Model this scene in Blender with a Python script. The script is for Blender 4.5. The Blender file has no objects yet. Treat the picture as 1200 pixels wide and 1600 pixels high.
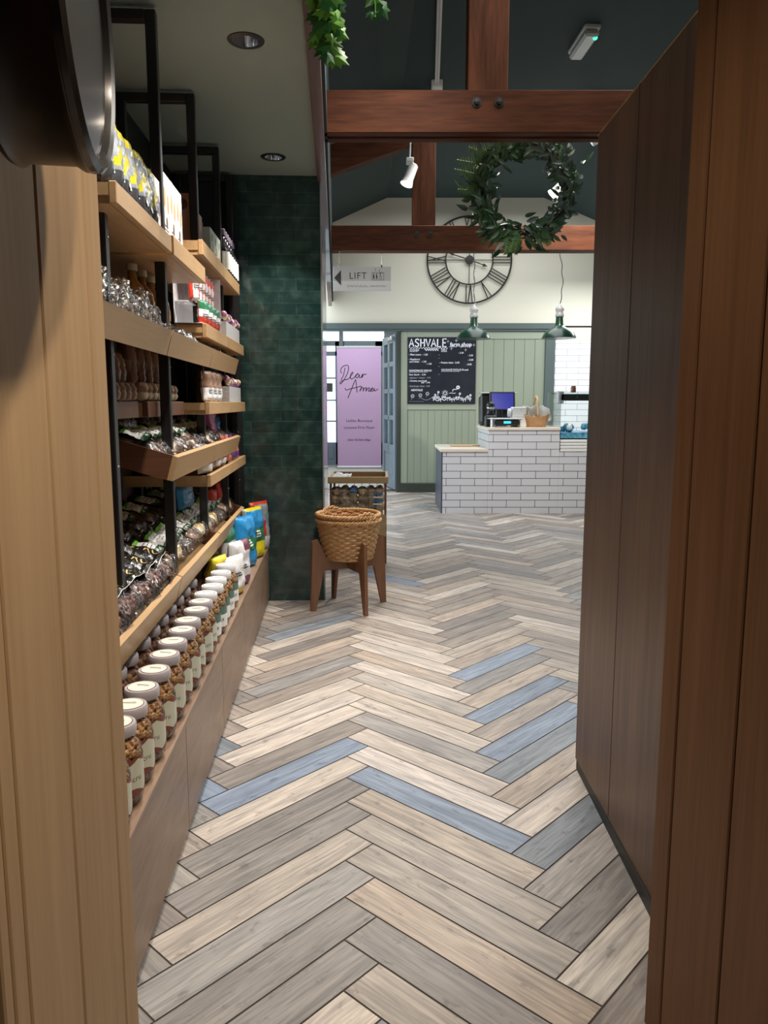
import bpy, math, random
from mathutils import Vector, Matrix, noise
C = bpy.context; SC = C.scene; COL = SC.collection
R = math.radians; PI = math.pi
random.seed(7)
# ------------------------------------------------------------------ camera
TH = math.atan(73/1200.0)                      # direction of the shelf aisle
cam_d = bpy.data.cameras.new('camera'); cam = bpy.data.objects.new('camera', cam_d); COL.objects.link(cam)
cam.location = (0, 0, 1.15); cam.rotation_euler = (PI/2 - math.atan(170/1200.0), 0, 0)
cam_d.sensor_fit = 'HORIZONTAL'; cam_d.sensor_width = 36; cam_d.lens = 36; cam_d.clip_start = 0.02
SC.camera = cam
# ------------------------------------------------------------------ world, exposure
w = bpy.data.worlds.new('sky'); SC.world = w; w.use_nodes = True
bg = w.node_tree.nodes['Background']; bg.inputs[0].default_value = (0.80, 0.92, 1.0, 1); bg.inputs[1].default_value = 2.6
vs = SC.view_settings; vs.view_transform = 'Standard'; vs.look = 'None'; vs.exposure = 0.22; vs.gamma = 1.0
try: vs.use_curve_mapping = False
except Exception: pass

def S(s, t, z=0.0):
    return Vector((s*math.cos(TH) - t*math.sin(TH), s*math.sin(TH) + t*math.cos(TH), z))
def lamp(name, kind, loc, power, color, size=0.05, target=None, angle=80, blend=0.6, shape=None):
    d = bpy.data.lights.new(name, kind); d.energy = power; d.color = color
    if kind == 'AREA':
        d.size = size
        if shape: d.shape = 'RECTANGLE'; d.size, d.size_y = shape
    else: d.shadow_soft_size = size
    if kind == 'SPOT': d.spot_size = R(angle); d.spot_blend = blend
    o = bpy.data.objects.new(name, d); COL.objects.link(o); o.location = loc
    if target is not None:
        o.rotation_euler = (Vector(target) - Vector(loc)).to_track_quat('-Z', 'Y').to_euler()
    return o
WARM = (1.0, 0.84, 0.66); NEU = (1.0, 0.93, 0.84); COOL = (0.93, 0.97, 1.0)
# recessed downlights of the low ceiling over the shelves
for (s, t) in ((-0.300, 2.853), (-0.309, 4.112)):
    lamp('downlight_lamp', 'SPOT', S(s, t, 2.36), 75 if t < 4 else 42, NEU, 0.02, S(s - 0.08, t-0.12, 0), 84, 0.6)
lamp('downlight_lamp', 'SPOT', S(-0.24, 1.78, 2.36), 62, NEU, 0.02, S(-0.36, 1.85, 0), 88, 0.6)
lamp('unseen_entry_spot', 'SPOT', (0.12, 0.95, 2.35), 42, WARM, 0.03, (-0.25, 0.95, 0.5), 104, 0.9)
lamp('unseen_entry_spot', 'SPOT', (0.30, 0.35, 2.35), 56, WARM, 0.04, (-0.36, 0.95, 0.35), 60, 0.9)  # unseen fill, added to brighten the lower plank wall
# unseen hall spots; the one behind the near beam is added fill
for (x, y, z, tx, ty, tz, p, an) in ((0.62, 5.0, 3.35, 0.3, 2.9, 0, 130, 70), (0.50, 6.8, 3.55, 0.4, 5.0, 0, 110, 75), (-0.12, 4.12, 2.52, 0.4, 9.9, 2.3, 42, 75),
                              (2.3, 5.6, 3.35, 0.6, 4.4, 0, 50, 70), (1.7, 6.0, 3.35, 1.4, 8.6, 0.4, 260, 70), (0.2, 3.0, 3.35, -0.15, 4.8, 0.5, 52, 60)):
    lamp('unseen_hall_spot', 'SPOT', (x, y, z), p, NEU, 0.04, (tx, ty, tz), an, 0.8)
# two wall-washing spots pointed at the shelves from the hall side
for (s_, t, tt) in ((0.75, 2.6, 2.5), (0.75, 3.3, 3.7)):
    lamp('shelf_spot_lamp', 'SPOT', S(s_, t, 3.3), 85, NEU, 0.03, S(-0.55, tt, 0.8), 62, 0.8)
lamp('shop_fill_area', 'AREA', (1.3, 7.8, 3.5), 70, COOL, target=(1.3, 7.8, 0), shape=(1.8, 3.0))  # added area fill in place of many hall spots
lamp('aisle_fill_area', 'AREA', (1.0, 3.4, 3.4), 30, NEU, target=(0.4, 3.0, 0), shape=(1.0, 2.4))  # added area fill above the aisle, out of view
lamp('deli_light', 'AREA', (2.7, 9.0, 2.6), 30, COOL, target=(2.7, 9.2, 0), shape=(1.2, 0.8))
lamp('porch_light', 'AREA', (-0.5, 12.0, 2.65), 55, COOL, target=(-0.5, 12.0, 0), shape=(1.4, 2.6))

# ------------------------------------------------------------------ materials
MATS = {}
def newmat(name):
    m = bpy.data.materials.new(name); m.use_nodes = True
    nt = m.node_tree; b = nt.nodes['Principled BSDF']
    MATS[name] = m
    return m, nt, b
def flat(name, col, rough=0.5, metal=0.0, coat=0.0, emit=None, es=1.0, noise_amt=0.0, nscale=30, bump=0.0, bscale=60):
    m, nt, b = newmat(name)
    b.inputs['Base Color'].default_value = (*col, 1); b.inputs['Roughness'].default_value = rough
    b.inputs['Metallic'].default_value = metal; b.inputs['Coat Weight'].default_value = coat
    b.inputs['Coat Roughness'].default_value = 0.08
    if emit: b.inputs['Emission Color'].default_value = (*emit, 1); b.inputs['Emission Strength'].default_value = es
    if noise_amt or bump:
        tc = nt.nodes.new('ShaderNodeTexCoord'); n = nt.nodes.new('ShaderNodeTexNoise')
        n.inputs['Scale'].default_value = nscale; n.inputs['Detail'].default_value = 4
        nt.links.new(tc.outputs['Object'], n.inputs['Vector'])
        if noise_amt:
            r = nt.nodes.new('ShaderNodeValToRGB')
            r.color_ramp.elements[0].position = 0.3; r.color_ramp.elements[1].position = 0.7
            r.color_ramp.elements[0].color = (*[c*(1-noise_amt) for c in col], 1)
            r.color_ramp.elements[1].color = (*[min(1, c*(1+noise_amt)) for c in col], 1)
            nt.links.new(n.outputs['Fac'], r.inputs['Fac']); nt.links.new(r.outputs[0], b.inputs['Base Color'])
        if bump:
            n2 = nt.nodes.new('ShaderNodeTexNoise'); n2.inputs['Scale'].default_value = bscale; n2.inputs['Detail'].default_value = 3
            nt.links.new(tc.outputs['Object'], n2.inputs['Vector'])
            bp = nt.nodes.new('ShaderNodeBump'); bp.inputs['Strength'].default_value = bump; bp.inputs['Distance'].default_value = 0.01
            nt.links.new(n2.outputs['Fac'], bp.inputs['Height']); nt.links.new(bp.outputs[0], b.inputs['Normal'])
    return m
def wood(name, dark, light, axis='Z', rough=0.45, freq=22.0, stretch=0.06, coat=0.0, contrast=(0.32, 0.7), uv=None, knots=0.0, bump=0.12):
    m, nt, b = newmat(name); L = nt.links
    tc = nt.nodes.new('ShaderNodeTexCoord'); mp = nt.nodes.new('ShaderNodeMapping')
    sc = [freq]*3; sc['XYZ'.index(axis)] = freq*stretch
    mp.inputs['Scale'].default_value = sc
    L.new(tc.outputs['UV' if uv else 'Object'], mp.inputs['Vector'])
    n1 = nt.nodes.new('ShaderNodeTexNoise'); n1.inputs['Scale'].default_value = 1.0; n1.inputs['Detail'].default_value = 5; n1.inputs['Distortion'].default_value = 1.2
    n2 = nt.nodes.new('ShaderNodeTexNoise'); n2.inputs['Scale'].default_value = 7.0; n2.inputs['Detail'].default_value = 6
    L.new(mp.outputs[0], n1.inputs['Vector']); L.new(mp.outputs[0], n2.inputs['Vector'])
    ad = nt.nodes.new('ShaderNodeMath'); ad.operation = 'MULTIPLY_ADD'; ad.inputs[1].default_value = 0.45
    sb = nt.nodes.new('ShaderNodeMath'); sb.operation = 'MULTIPLY'; sb.inputs[1].default_value = 0.6
    L.new(n1.outputs['Fac'], sb.inputs[0]); L.new(n2.outputs['Fac'], ad.inputs[0]); L.new(sb.outputs[0], ad.inputs[2])
    r = nt.nodes.new('ShaderNodeValToRGB')
    r.color_ramp.elements[0].position = contrast[0]; r.color_ramp.elements[1].position = contrast[1]
    r.color_ramp.elements[0].color = (*dark, 1); r.color_ramp.elements[1].color = (*light, 1)
    L.new(ad.outputs[0], r.inputs['Fac']); out = r.outputs[0]
    if knots:
        v = nt.nodes.new('ShaderNodeTexVoronoi'); v.inputs['Scale'].default_value = knots
        mk = nt.nodes.new('ShaderNodeMapping'); ks = [1, 1, 1]; ks['XYZ'.index(axis)] = 0.55; mk.inputs['Scale'].default_value = ks
        L.new(tc.outputs['Object'], mk.inputs['Vector']); L.new(mk.outputs[0], v.inputs['Vector'])
        kr = nt.nodes.new('ShaderNodeValToRGB'); kr.color_ramp.elements[0].position = 0.06; kr.color_ramp.elements[1].position = 0.2
        kr.color_ramp.elements[0].color = (0.12, 0.12, 0.12, 1); kr.color_ramp.elements[1].color = (1, 1, 1, 1)
        L.new(v.outputs['Distance'], kr.inputs['Fac'])
        mx = nt.nodes.new('ShaderNodeMix'); mx.data_type = 'RGBA'; mx.blend_type = 'MULTIPLY'; mx.inputs['Factor'].default_value = 0.9
        L.new(out, mx.inputs['A']); L.new(kr.outputs[0], mx.inputs['B']); out = mx.outputs['Result']
    L.new(out, b.inputs['Base Color'])
    b.inputs['Roughness'].default_value = rough; b.inputs['Coat Weight'].default_value = coat
    if bump:
        bp = nt.nodes.new('ShaderNodeBump'); bp.inputs['Strength'].default_value = bump; bp.inputs['Distance'].default_value = 0.004
        L.new(ad.outputs[0], bp.inputs['Height']); L.new(bp.outputs[0], b.inputs['Normal'])
    return m
def tiles(name, c1, c2, mortar, bw, bh, ms, rough, bump, offset=0.5, mottled=0.0, orig=(0, 0), coat=0.0):
    m, nt, b = newmat(name); L = nt.links
    tc = nt.nodes.new('ShaderNodeTexCoord'); sx = nt.nodes.new('ShaderNodeSeparateXYZ'); L.new(tc.outputs['Object'], sx.inputs[0])
    a = nt.nodes.new('ShaderNodeMath'); a.operation = 'ADD'; L.new(sx.outputs[0], a.inputs[0]); L.new(sx.outputs[1], a.inputs[1])
    cx = nt.nodes.new('ShaderNodeCombineXYZ'); L.new(a.outputs[0], cx.inputs[0]); L.new(sx.outputs[2], cx.inputs[1])
    mp = nt.nodes.new('ShaderNodeMapping'); mp.inputs['Location'].default_value = (orig[0], orig[1], 0); L.new(cx.outputs[0], mp.inputs[0])
    br = nt.nodes.new('ShaderNodeTexBrick'); L.new(mp.outputs[0], br.inputs['Vector'])
    br.inputs['Scale'].default_value = 1.0; br.inputs['Brick Width'].default_value = bw; br.inputs['Row Height'].default_value = bh
    br.inputs['Mortar Size'].default_value = ms; br.inputs['Mortar Smooth'].default_value = 0.2; br.offset = offset
    br.inputs['Color1'].default_value = (*c1, 1); br.inputs['Color2'].default_value = (*c2, 1); br.inputs['Mortar'].default_value = (*mortar, 1)
    out = br.outputs['Color']
    n = nt.nodes.new('ShaderNodeTexNoise'); n.inputs['Scale'].default_value = 18; n.inputs['Detail'].default_value = 5
    L.new(tc.outputs['Object'], n.inputs['Vector'])
    if mottled:
        r = nt.nodes.new('ShaderNodeValToRGB'); r.color_ramp.elements[0].position = 0.42; r.color_ramp.elements[1].position = 0.72
        r.color_ramp.elements[0].color = (1, 1, 1, 1); r.color_ramp.elements[1].color = (1+mottled*1.4, 1+mottled*1.2, 1+mottled, 1)
        L.new(n.outputs['Fac'], r.inputs['Fac'])
        mx = nt.nodes.new('ShaderNodeMix'); mx.data_type = 'RGBA'; mx.blend_type = 'MULTIPLY'; mx.inputs['Factor'].default_value = 1
        L.new(out, mx.inputs['A']); L.new(r.outputs[0], mx.inputs['B']); out = mx.outputs['Result']
    L.new(out, b.inputs['Base Color']); b.inputs['Roughness'].default_value = rough; b.inputs['Coat Weight'].default_value = coat
    iv = nt.nodes.new('ShaderNodeMath'); iv.operation = 'MULTIPLY_ADD'; iv.inputs[1].default_value = -1.0; L.new(br.outputs['Fac'], iv.inputs[0])
    sc = nt.nodes.new('ShaderNodeMath'); sc.operation = 'MULTIPLY'; sc.inputs[1].default_value = 1.0 if mottled else 0.05
    L.new(n.outputs['Fac'], sc.inputs[0]); L.new(sc.outputs[0], iv.inputs[2])
    bp = nt.nodes.new('ShaderNodeBump'); bp.inputs['Strength'].default_value = bump; bp.inputs['Distance'].default_value = 0.004
    L.new(iv.outputs[0], bp.inputs['Height']); L.new(bp.outputs[0], b.inputs['Normal'])
    return m
def clear(name, tint=(1, 1, 1), gloss=0.12, rough=0.08, bump=0.0, bscale=60, fr=0.5):
    m, nt, b = newmat(name); L = nt.links; nt.nodes.remove(b)
    out = nt.nodes['Material Output']; tr = nt.nodes.new('ShaderNodeBsdfTransparent'); tr.inputs[0].default_value = (*tint, 1)
    gl = nt.nodes.new('ShaderNodeBsdfGlossy'); gl.inputs['Roughness'].default_value = rough
    lw = nt.nodes.new('ShaderNodeLayerWeight'); lw.inputs['Blend'].default_value = fr
    ma = nt.nodes.new('ShaderNodeMath'); ma.operation = 'MULTIPLY_ADD'; ma.inputs[1].default_value = 0.6; ma.inputs[2].default_value = gloss
    ma.use_clamp = True
    L.new(lw.outputs['Fresnel'], ma.inputs[0])
    mx = nt.nodes.new('ShaderNodeMixShader'); L.new(ma.outputs[0], mx.inputs[0]); L.new(tr.outputs[0], mx.inputs[1]); L.new(gl.outputs[0], mx.inputs[2])
    L.new(mx.outputs[0], out.inputs['Surface'])
    if bump:
        tc = nt.nodes.new('ShaderNodeTexCoord'); n = nt.nodes.new('ShaderNodeTexNoise'); n.inputs['Scale'].default_value = bscale; n.inputs['Detail'].default_value = 2
        L.new(tc.outputs['Object'], n.inputs['Vector'])
        bp = nt.nodes.new('ShaderNodeBump'); bp.inputs['Strength'].default_value = bump; bp.inputs['Distance'].default_value = 0.02
        L.new(n.outputs['Fac'], bp.inputs['Height'])
        L.new(bp.outputs[0], gl.inputs['Normal']); L.new(bp.outputs[0], lw.inputs['Normal'])
    return m
def chunks(name, cols, scale=70, rough=0.5, bump=0.8):
    """loose food: small lumps of several browns"""
    m, nt, b = newmat(name); L = nt.links
    tc = nt.nodes.new('ShaderNodeTexCoord'); v = nt.nodes.new('ShaderNodeTexVoronoi'); v.inputs['Scale'].default_value = scale
    L.new(tc.outputs['Object'], v.inputs['Vector'])
    sp = nt.nodes.new('ShaderNodeSeparateColor'); L.new(v.outputs['Color'], sp.inputs[0])
    r = nt.nodes.new('ShaderNodeValToRGB'); cr = r.color_ramp; cr.interpolation = 'CONSTANT'
    while len(cr.elements) < len(cols): cr.elements.new(0.5)
    for i, c in enumerate(cols):
        cr.elements[i].position = i/len(cols); cr.elements[i].color = (*c, 1)
    L.new(sp.outputs[0], r.inputs['Fac']); L.new(r.outputs[0], b.inputs['Base Color'])
    b.inputs['Roughness'].default_value = rough
    iv = nt.nodes.new('ShaderNodeMath'); iv.operation = 'MULTIPLY'; iv.inputs[1].default_value = -1; L.new(v.outputs['Distance'], iv.inputs[0])
    bp = nt.nodes.new('ShaderNodeBump'); bp.inputs['Strength'].default_value = bump; bp.inputs['Distance'].default_value = 0.006
    L.new(iv.outputs[0], bp.inputs['Height']); L.new(bp.outputs[0], b.inputs['Normal'])
    return m
M = MATS
wood('oak_plank', (0.37, 0.235, 0.12), (0.51, 0.35, 0.195), 'Z', 0.5, 16, 0.04, contrast=(0.25, 0.8))
wood('brown_plank', (0.135, 0.064, 0.030), (0.215, 0.108, 0.053), 'Z', 0.42, 24, 0.03, contrast=(0.3, 0.75))
wood('walnut_panel', (0.070, 0.038, 0.024), (0.185, 0.108, 0.068), 'Z', 0.40, 13, 0.04, contrast=(0.3, 0.75))
wood('truss_x', (0.030, 0.009, 0.005), (0.125, 0.043, 0.019), 'X', 0.62, 9, 0.10, contrast=(0.3, 0.72), knots=3.2)
wood('truss_z', (0.030, 0.009, 0.005), (0.135, 0.047, 0.021), 'Z', 0.62, 9, 0.10, contrast=(0.3, 0.72), knots=3.2)
wood('fascia_wood', (0.05, 0.019, 0.014), (0.14, 0.058, 0.042), 'Y', 0.4, 14, 0.06, coat=0.2)
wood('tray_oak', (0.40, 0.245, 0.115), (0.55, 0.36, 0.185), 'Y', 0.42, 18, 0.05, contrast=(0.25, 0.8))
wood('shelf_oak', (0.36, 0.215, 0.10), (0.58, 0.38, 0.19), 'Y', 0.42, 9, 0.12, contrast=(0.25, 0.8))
wood('tray_end_and_shade', (0.095, 0.036, 0.016), (0.15, 0.062, 0.03), 'X', 0.5, 22, 0.05)
wood('cabinet_wood', (0.16, 0.10, 0.068), (0.33, 0.225, 0.155), 'Y', 0.45, 12, 0.12, contrast=(0.28, 0.75))
wood('back_board', (0.11, 0.080, 0.064), (0.20, 0.150, 0.122), 'Z', 0.6, 14, 0.05)
wood('ply_brown', (0.14, 0.058, 0.026), (0.23, 0.105, 0.05), 'Z', 0.45, 20, 0.05)
wood('stand_oak', (0.42, 0.27, 0.12), (0.58, 0.40, 0.20), 'X', 0.45, 20, 0.05)
wood('board_oak', (0.45, 0.30, 0.15), (0.62, 0.44, 0.25), 'X', 0.5, 20, 0.05)
wood('counter_top', (0.62, 0.55, 0.47), (0.72, 0.65, 0.57), 'X', 0.35, 10, 0.1, bump=0)
for k_ in ('truss_x', 'truss_z'): M[k_].node_tree.nodes['Principled BSDF'].inputs['Specular IOR Level'].default_value = 0.12
for k_ in ('brown_plank', 'walnut_panel'): M[k_].node_tree.nodes['Principled BSDF'].inputs['Specular IOR Level'].default_value = 0.3
flat('groove_dark', (0.055, 0.018, 0.008), 0.8)
flat('dark_trim', (0.07, 0.024, 0.014), 0.5)
flat('black_metal', (0.012, 0.011, 0.012), 0.38, 0.0, 0.15)
flat('edge_metal', (0.25, 0.27, 0.27), 0.35, 0.3)
flat('soffit_green', (0.245, 0.305, 0.28), 0.85, bump=0.25, bscale=260)
flat('vault_green', (0.021, 0.041, 0.041), 0.8, bump=0.15, bscale=220)
flat('end_black', (0.006, 0.007, 0.008), 0.6)
flat('cream_paint', (0.66, 0.62, 0.51), 0.85)
flat('sage_paint', (0.240, 0.272, 0.205), 0.55)
flat('sage_light', (0.275, 0.305, 0.235), 0.55)
flat('dado_green', (0.075, 0.100, 0.098), 0.45)
flat('skirt_dark', (0.030, 0.036, 0.026), 0.5)
flat('door_grey', (0.17, 0.225, 0.29), 0.4)
flat('frame_navy', (0.055, 0.085, 0.12), 0.4)
flat('counter_side', (0.040, 0.052, 0.085), 0.35)
flat('lobby_wall', (0.30, 0.24, 0.19), 0.8)
tiles('green_tile', (0.010, 0.027, 0.026), (0.019, 0.042, 0.039), (0.035, 0.060, 0.056), 0.265, 0.0655, 0.0016, 0.13, 0.6, 0.37, 0.9, (0.03, 0.0), 0.3)
tiles('white_tile', (0.60, 0.61, 0.66), (0.63, 0.64, 0.69), (0.035, 0.035, 0.05), 0.300, 0.0762, 0.0030, 0.22, 0.25, 0.5, 0.0, (0.10, 0.012))
tiles('wall_white_tile', (0.80, 0.80, 0.82), (0.84, 0.84, 0.86), (0.22, 0.22, 0.25), 0.300, 0.0762, 0.0026, 0.2, 0.25, 0.5)
flat('grout', (0.050, 0.040, 0.032), 0.9)
flat('clock_black', (0.011, 0.011, 0.011), 0.33)
flat('clock_rim', (0.030, 0.030, 0.030), 0.22, 0.3, 0.3)
flat('clock_face', (0.030, 0.036, 0.034), 0.7)
flat('iron', (0.020, 0.017, 0.015), 0.5, 0.4)
flat('white_metal', (0.70, 0.70, 0.70), 0.4)
flat('steel', (0.55, 0.55, 0.57), 0.25, 0.95)
flat('reflector', (0.75, 0.75, 0.80), 0.12, 1.0)
flat('bulb_on', (1, 1, 1), 0.4, emit=(1, 0.96, 0.9), es=14)
flat('enamel_green', (0.005, 0.035, 0.018), 0.30, 0.0, 0.12)
flat('shade_white', (0.9, 0.9, 0.86), 0.4, emit=(1, 0.97, 0.9), es=1.6)
flat('porcelain', (0.30, 0.30, 0.30), 0.35)
flat('led_green', (0.05, 0.9, 0.4), 0.3, emit=(0.05, 1.0, 0.45), es=2.0)
flat('diffuser', (0.55, 0.60, 0.60), 0.35)
flat('banner_lilac', (0.37, 0.25, 0.43), 0.55)
flat('ink', (0.022, 0.012, 0.03), 0.6)
flat('board_black', (0.011, 0.012, 0.021), 0.95, noise_amt=0.3, nscale=6)
flat('chalk', (0.72, 0.73, 0.78), 0.9)
flat('chalk_dim', (0.30, 0.30, 0.33), 0.9)
flat('sign_white', (0.74, 0.75, 0.77), 0.35)
flat('sign_grey', (0.48, 0.49, 0.50), 0.35)
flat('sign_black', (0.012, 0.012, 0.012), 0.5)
wood('wicker', (0.28, 0.13, 0.045), (0.66, 0.38, 0.16), 'X', 0.45, 60, 0.5, coat=0.15, contrast=(0.3, 0.7), bump=0.2)
flat('rod_dark', (0.25, 0.12, 0.045), 0.5)
flat('potato', (0.52, 0.38, 0.22), 0.7, noise_amt=0.3, nscale=22, bump=0.2, bscale=80)
clear('film', (0.95, 0.95, 0.96), 0.05, 0.14, 0.6, 40, 0.30)
clear('film_crinkle', (0.86, 0.86, 0.88), 0.24, 0.12, 1.0, 55, 0.4)
clear('jar_clear', (0.95, 0.95, 0.96), 0.03, 0.03, 0, 60, 0.25)
clear('glass_pane', (0.90, 0.96, 0.96), 0.05, 0.02, 0, 60, 0.2)
clear('clock_glass', (0.8, 0.8, 0.8), 0.02, 0.02, 0, 60, 0.05)
chunks('granola', [(0.62, 0.33, 0.12), (0.72, 0.45, 0.19), (0.30, 0.13, 0.06), (0.55, 0.28, 0.10), (0.78, 0.55, 0.30), (0.16, 0.06, 0.035), (0.66, 0.38, 0.15)], 130, 0.4, 1.0)
chunks('granola_dark', [(0.16, 0.07, 0.04), (0.30, 0.15, 0.07), (0.08, 0.03, 0.02), (0.40, 0.24, 0.12)], 80, 0.45, 1.0)
chunks('muesli', [(0.45, 0.32, 0.22), (0.25, 0.13, 0.09), (0.62, 0.52, 0.42), (0.35, 0.18, 0.12)], 120, 0.5, 0.9)
chunks('choc_rock', [(0.10, 0.03, 0.018), (0.20, 0.07, 0.04), (0.30, 0.12, 0.07), (0.06, 0.02, 0.012)], 45, 0.35, 1.0)
chunks('dark_sweets', [(0.035, 0.018, 0.012), (0.09, 0.045, 0.03), (0.16, 0.10, 0.065), (0.02, 0.012, 0.01)], 38, 0.3, 1.0)
chunks('pale_sweets', [(0.55, 0.40, 0.28), (0.70, 0.58, 0.42), (0.30, 0.17, 0.10), (0.62, 0.50, 0.36)], 38, 0.35, 1.0)
chunks('brown_biscuit', [(0.22, 0.12, 0.07), (0.30, 0.18, 0.11), (0.14, 0.07, 0.04)], 24, 0.4, 0.7)
chunks('yellow_sweets', [(0.75, 0.50, 0.12), (0.85, 0.75, 0.50), (0.60, 0.35, 0.10), (0.88, 0.84, 0.68)], 30, 0.35, 0.9)
flat('black_film', (0.012, 0.012, 0.014), 0.2, 0.0, 0.5, bump=0.4, bscale=40)
flat('lid_grey', (0.42, 0.39, 0.42), 0.35)
flat('lid_label', (0.74, 0.72, 0.60), 0.5)
flat('lid_ring', (0.20, 0.06, 0.045), 0.5)
flat('label_cream', (0.60, 0.61, 0.50), 0.55)
flat('label_green', (0.10, 0.19, 0.165), 0.5)
flat('label_lime', (0.18, 0.55, 0.04), 0.45)
flat('label_dkgreen', (0.02, 0.10, 0.05), 0.4)
flat('paper_white', (0.80, 0.80, 0.78), 0.55)
flat('gold_print', (0.66, 0.48, 0.14), 0.4)
flat('print_dark', (0.06, 0.06, 0.06), 0.5)
flat('plum', (0.20, 0.05, 0.09), 0.4)
flat('wrap_yellow', (0.72, 0.60, 0.02), 0.28, 0.0, 0.4, bump=0.3, bscale=50)
flat('wrap_gold', (0.75, 0.50, 0.02), 0.3, 0.0, 0.3)
flat('wrap_grey', (0.32, 0.35, 0.39), 0.28, 0.0, 0.4, bump=0.3, bscale=50)
flat('wrap_blue', (0.02, 0.27, 0.62), 0.28, 0.0, 0.4, bump=0.3, bscale=50)
flat('wrap_green', (0.03, 0.17, 0.09), 0.3, 0.0, 0.4, bump=0.3, bscale=50)
flat('wrap_red', (0.60, 0.05, 0.03), 0.3, 0.0, 0.4, bump=0.3, bscale=50)
flat('wrap_coral', (0.75, 0.20, 0.14), 0.3, 0.0, 0.4, bump=0.3, bscale=50)
flat('wrap_purple', (0.17, 0.04, 0.26), 0.3, 0.0, 0.4, bump=0.3, bscale=50)
flat('wrap_magenta', (0.35, 0.03, 0.20), 0.3, 0.0, 0.3)
flat('wrap_white', (0.78, 0.78, 0.80), 0.3, 0.0, 0.3, bump=0.3, bscale=50)
flat('wrap_pink', (0.60, 0.25, 0.42), 0.4)
flat('wrap_lemon', (0.80, 0.78, 0.35), 0.4)
flat('box_dark', (0.045, 0.048, 0.055), 0.5)
flat('box_pink', (0.62, 0.40, 0.33), 0.55)
flat('box_white', (0.80, 0.70, 0.66), 0.5)
flat('box_mint', (0.50, 0.56, 0.50), 0.5)
flat('box_brown', (0.42, 0.24, 0.18), 0.5)
flat('biscuit', (0.50, 0.26, 0.10), 0.6)
flat('cocoa', (0.10, 0.045, 0.035), 0.5)
flat('plum_grey', (0.14, 0.11, 0.15), 0.5)
flat('sauce', (0.36, 0.16, 0.03), 0.25, 0, 0.3)
flat('sauce_light', (0.60, 0.32, 0.05), 0.25, 0, 0.3)
flat('cap_cream', (0.66, 0.62, 0.52), 0.4)
flat('bottle_dark', (0.02, 0.018, 0.022), 0.15, 0, 0.5)
flat('black_plastic', (0.012, 0.012, 0.013), 0.3)
flat('silver_plastic', (0.42, 0.43, 0.44), 0.3, 0.5)
flat('screen_blue', (0.01, 0.012, 0.10), 0.15, emit=(0.03, 0.035, 0.26), es=0.9)
flat('display_cyan', (0.02, 0.3, 0.5), 0.3, emit=(0.05, 0.5, 0.85), es=1.4)
flat('jar_red', (0.42, 0.07, 0.03), 0.2, 0, 0.5)
flat('jar_green', (0.20, 0.40, 0.05), 0.4)
flat('jar_brown', (0.22, 0.09, 0.04), 0.2, 0, 0.5)
flat('ice_blue', (0.12, 0.33, 0.48), 0.35, noise_amt=0.6, nscale=30)
flat('leaf_ivy', (0.20, 0.46, 0.06), 0.4, noise_amt=0.35, nscale=9)
flat('leaf_ivy_dark', (0.05, 0.19, 0.04), 0.4)
flat('leaf_wreath', (0.045, 0.11, 0.048), 0.45, noise_amt=0.5, nscale=12)
flat('leaf_euc', (0.10, 0.16, 0.13), 0.5, noise_amt=0.4, nscale=10)
flat('leaf_fern', (0.09, 0.20, 0.045), 0.5)
flat('twig', (0.045, 0.028, 0.02), 0.7)
flat('tarmac', (0.35, 0.36, 0.36), 0.9)
flat('cord', (0.05, 0.05, 0.05), 0.6)
flat('net_blue', (0.03, 0.18, 0.55), 0.4)
# floor tiles: per-tile colour (attribute) x woodgrain along each tile
m, nt, b = newmat('floor_tile'); L = nt.links
uvn = nt.nodes.new('ShaderNodeUVMap'); uvn.uv_map = 'UVMap'
at = nt.nodes.new('ShaderNodeAttribute'); at.attribute_name = 'tilecol'
mp = nt.nodes.new('ShaderNodeMapping'); mp.inputs['Scale'].default_value = (3.2, 34, 1); L.new(uvn.outputs[0], mp.inputs[0])
n1 = nt.nodes.new('ShaderNodeTexNoise'); n1.inputs['Scale'].default_value = 1; n1.inputs['Detail'].default_value = 6; n1.inputs['Distortion'].default_value = 1.0
L.new(mp.outputs[0], n1.inputs['Vector'])
mp2 = nt.nodes.new('ShaderNodeMapping'); mp2.inputs['Scale'].default_value = (9, 150, 1); L.new(uvn.outputs[0], mp2.inputs[0])
n2 = nt.nodes.new('ShaderNodeTexNoise'); n2.inputs['Scale'].default_value = 1; n2.inputs['Detail'].default_value = 3; L.new(mp2.outputs[0], n2.inputs['Vector'])
mp3 = nt.nodes.new('ShaderNodeMapping'); mp3.inputs['Scale'].default_value = (14, 26, 1); L.new(uvn.outputs[0], mp3.inputs[0])
n3 = nt.nodes.new('ShaderNodeTexNoise'); n3.inputs['Scale'].default_value = 1; n3.inputs['Detail'].default_value = 5; n3.inputs['Roughness'].default_value = 0.7
L.new(mp3.outputs[0], n3.inputs['Vector'])
r1 = nt.nodes.new('ShaderNodeValToRGB'); r1.color_ramp.elements[0].position = 0.30; r1.color_ramp.elements[1].position = 0.66
r1.color_ramp.elements[0].color = (0.60, 0.60, 0.61, 1); r1.color_ramp.elements[1].color = (1.18, 1.15, 1.10, 1); L.new(n1.outputs['Fac'], r1.inputs[0])
r2 = nt.nodes.new('ShaderNodeValToRGB'); r2.color_ramp.elements[0].position = 0.33; r2.color_ramp.elements[1].position = 0.6
r2.color_ramp.elements[0].color = (0.72, 0.72, 0.72, 1); r2.color_ramp.elements[1].color = (1.06, 1.06, 1.06, 1); L.new(n2.outputs['Fac'], r2.inputs[0])
r3 = nt.nodes.new('ShaderNodeValToRGB'); r3.color_ramp.elements[0].position = 0.33; r3.color_ramp.elements[1].position = 0.42
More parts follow.
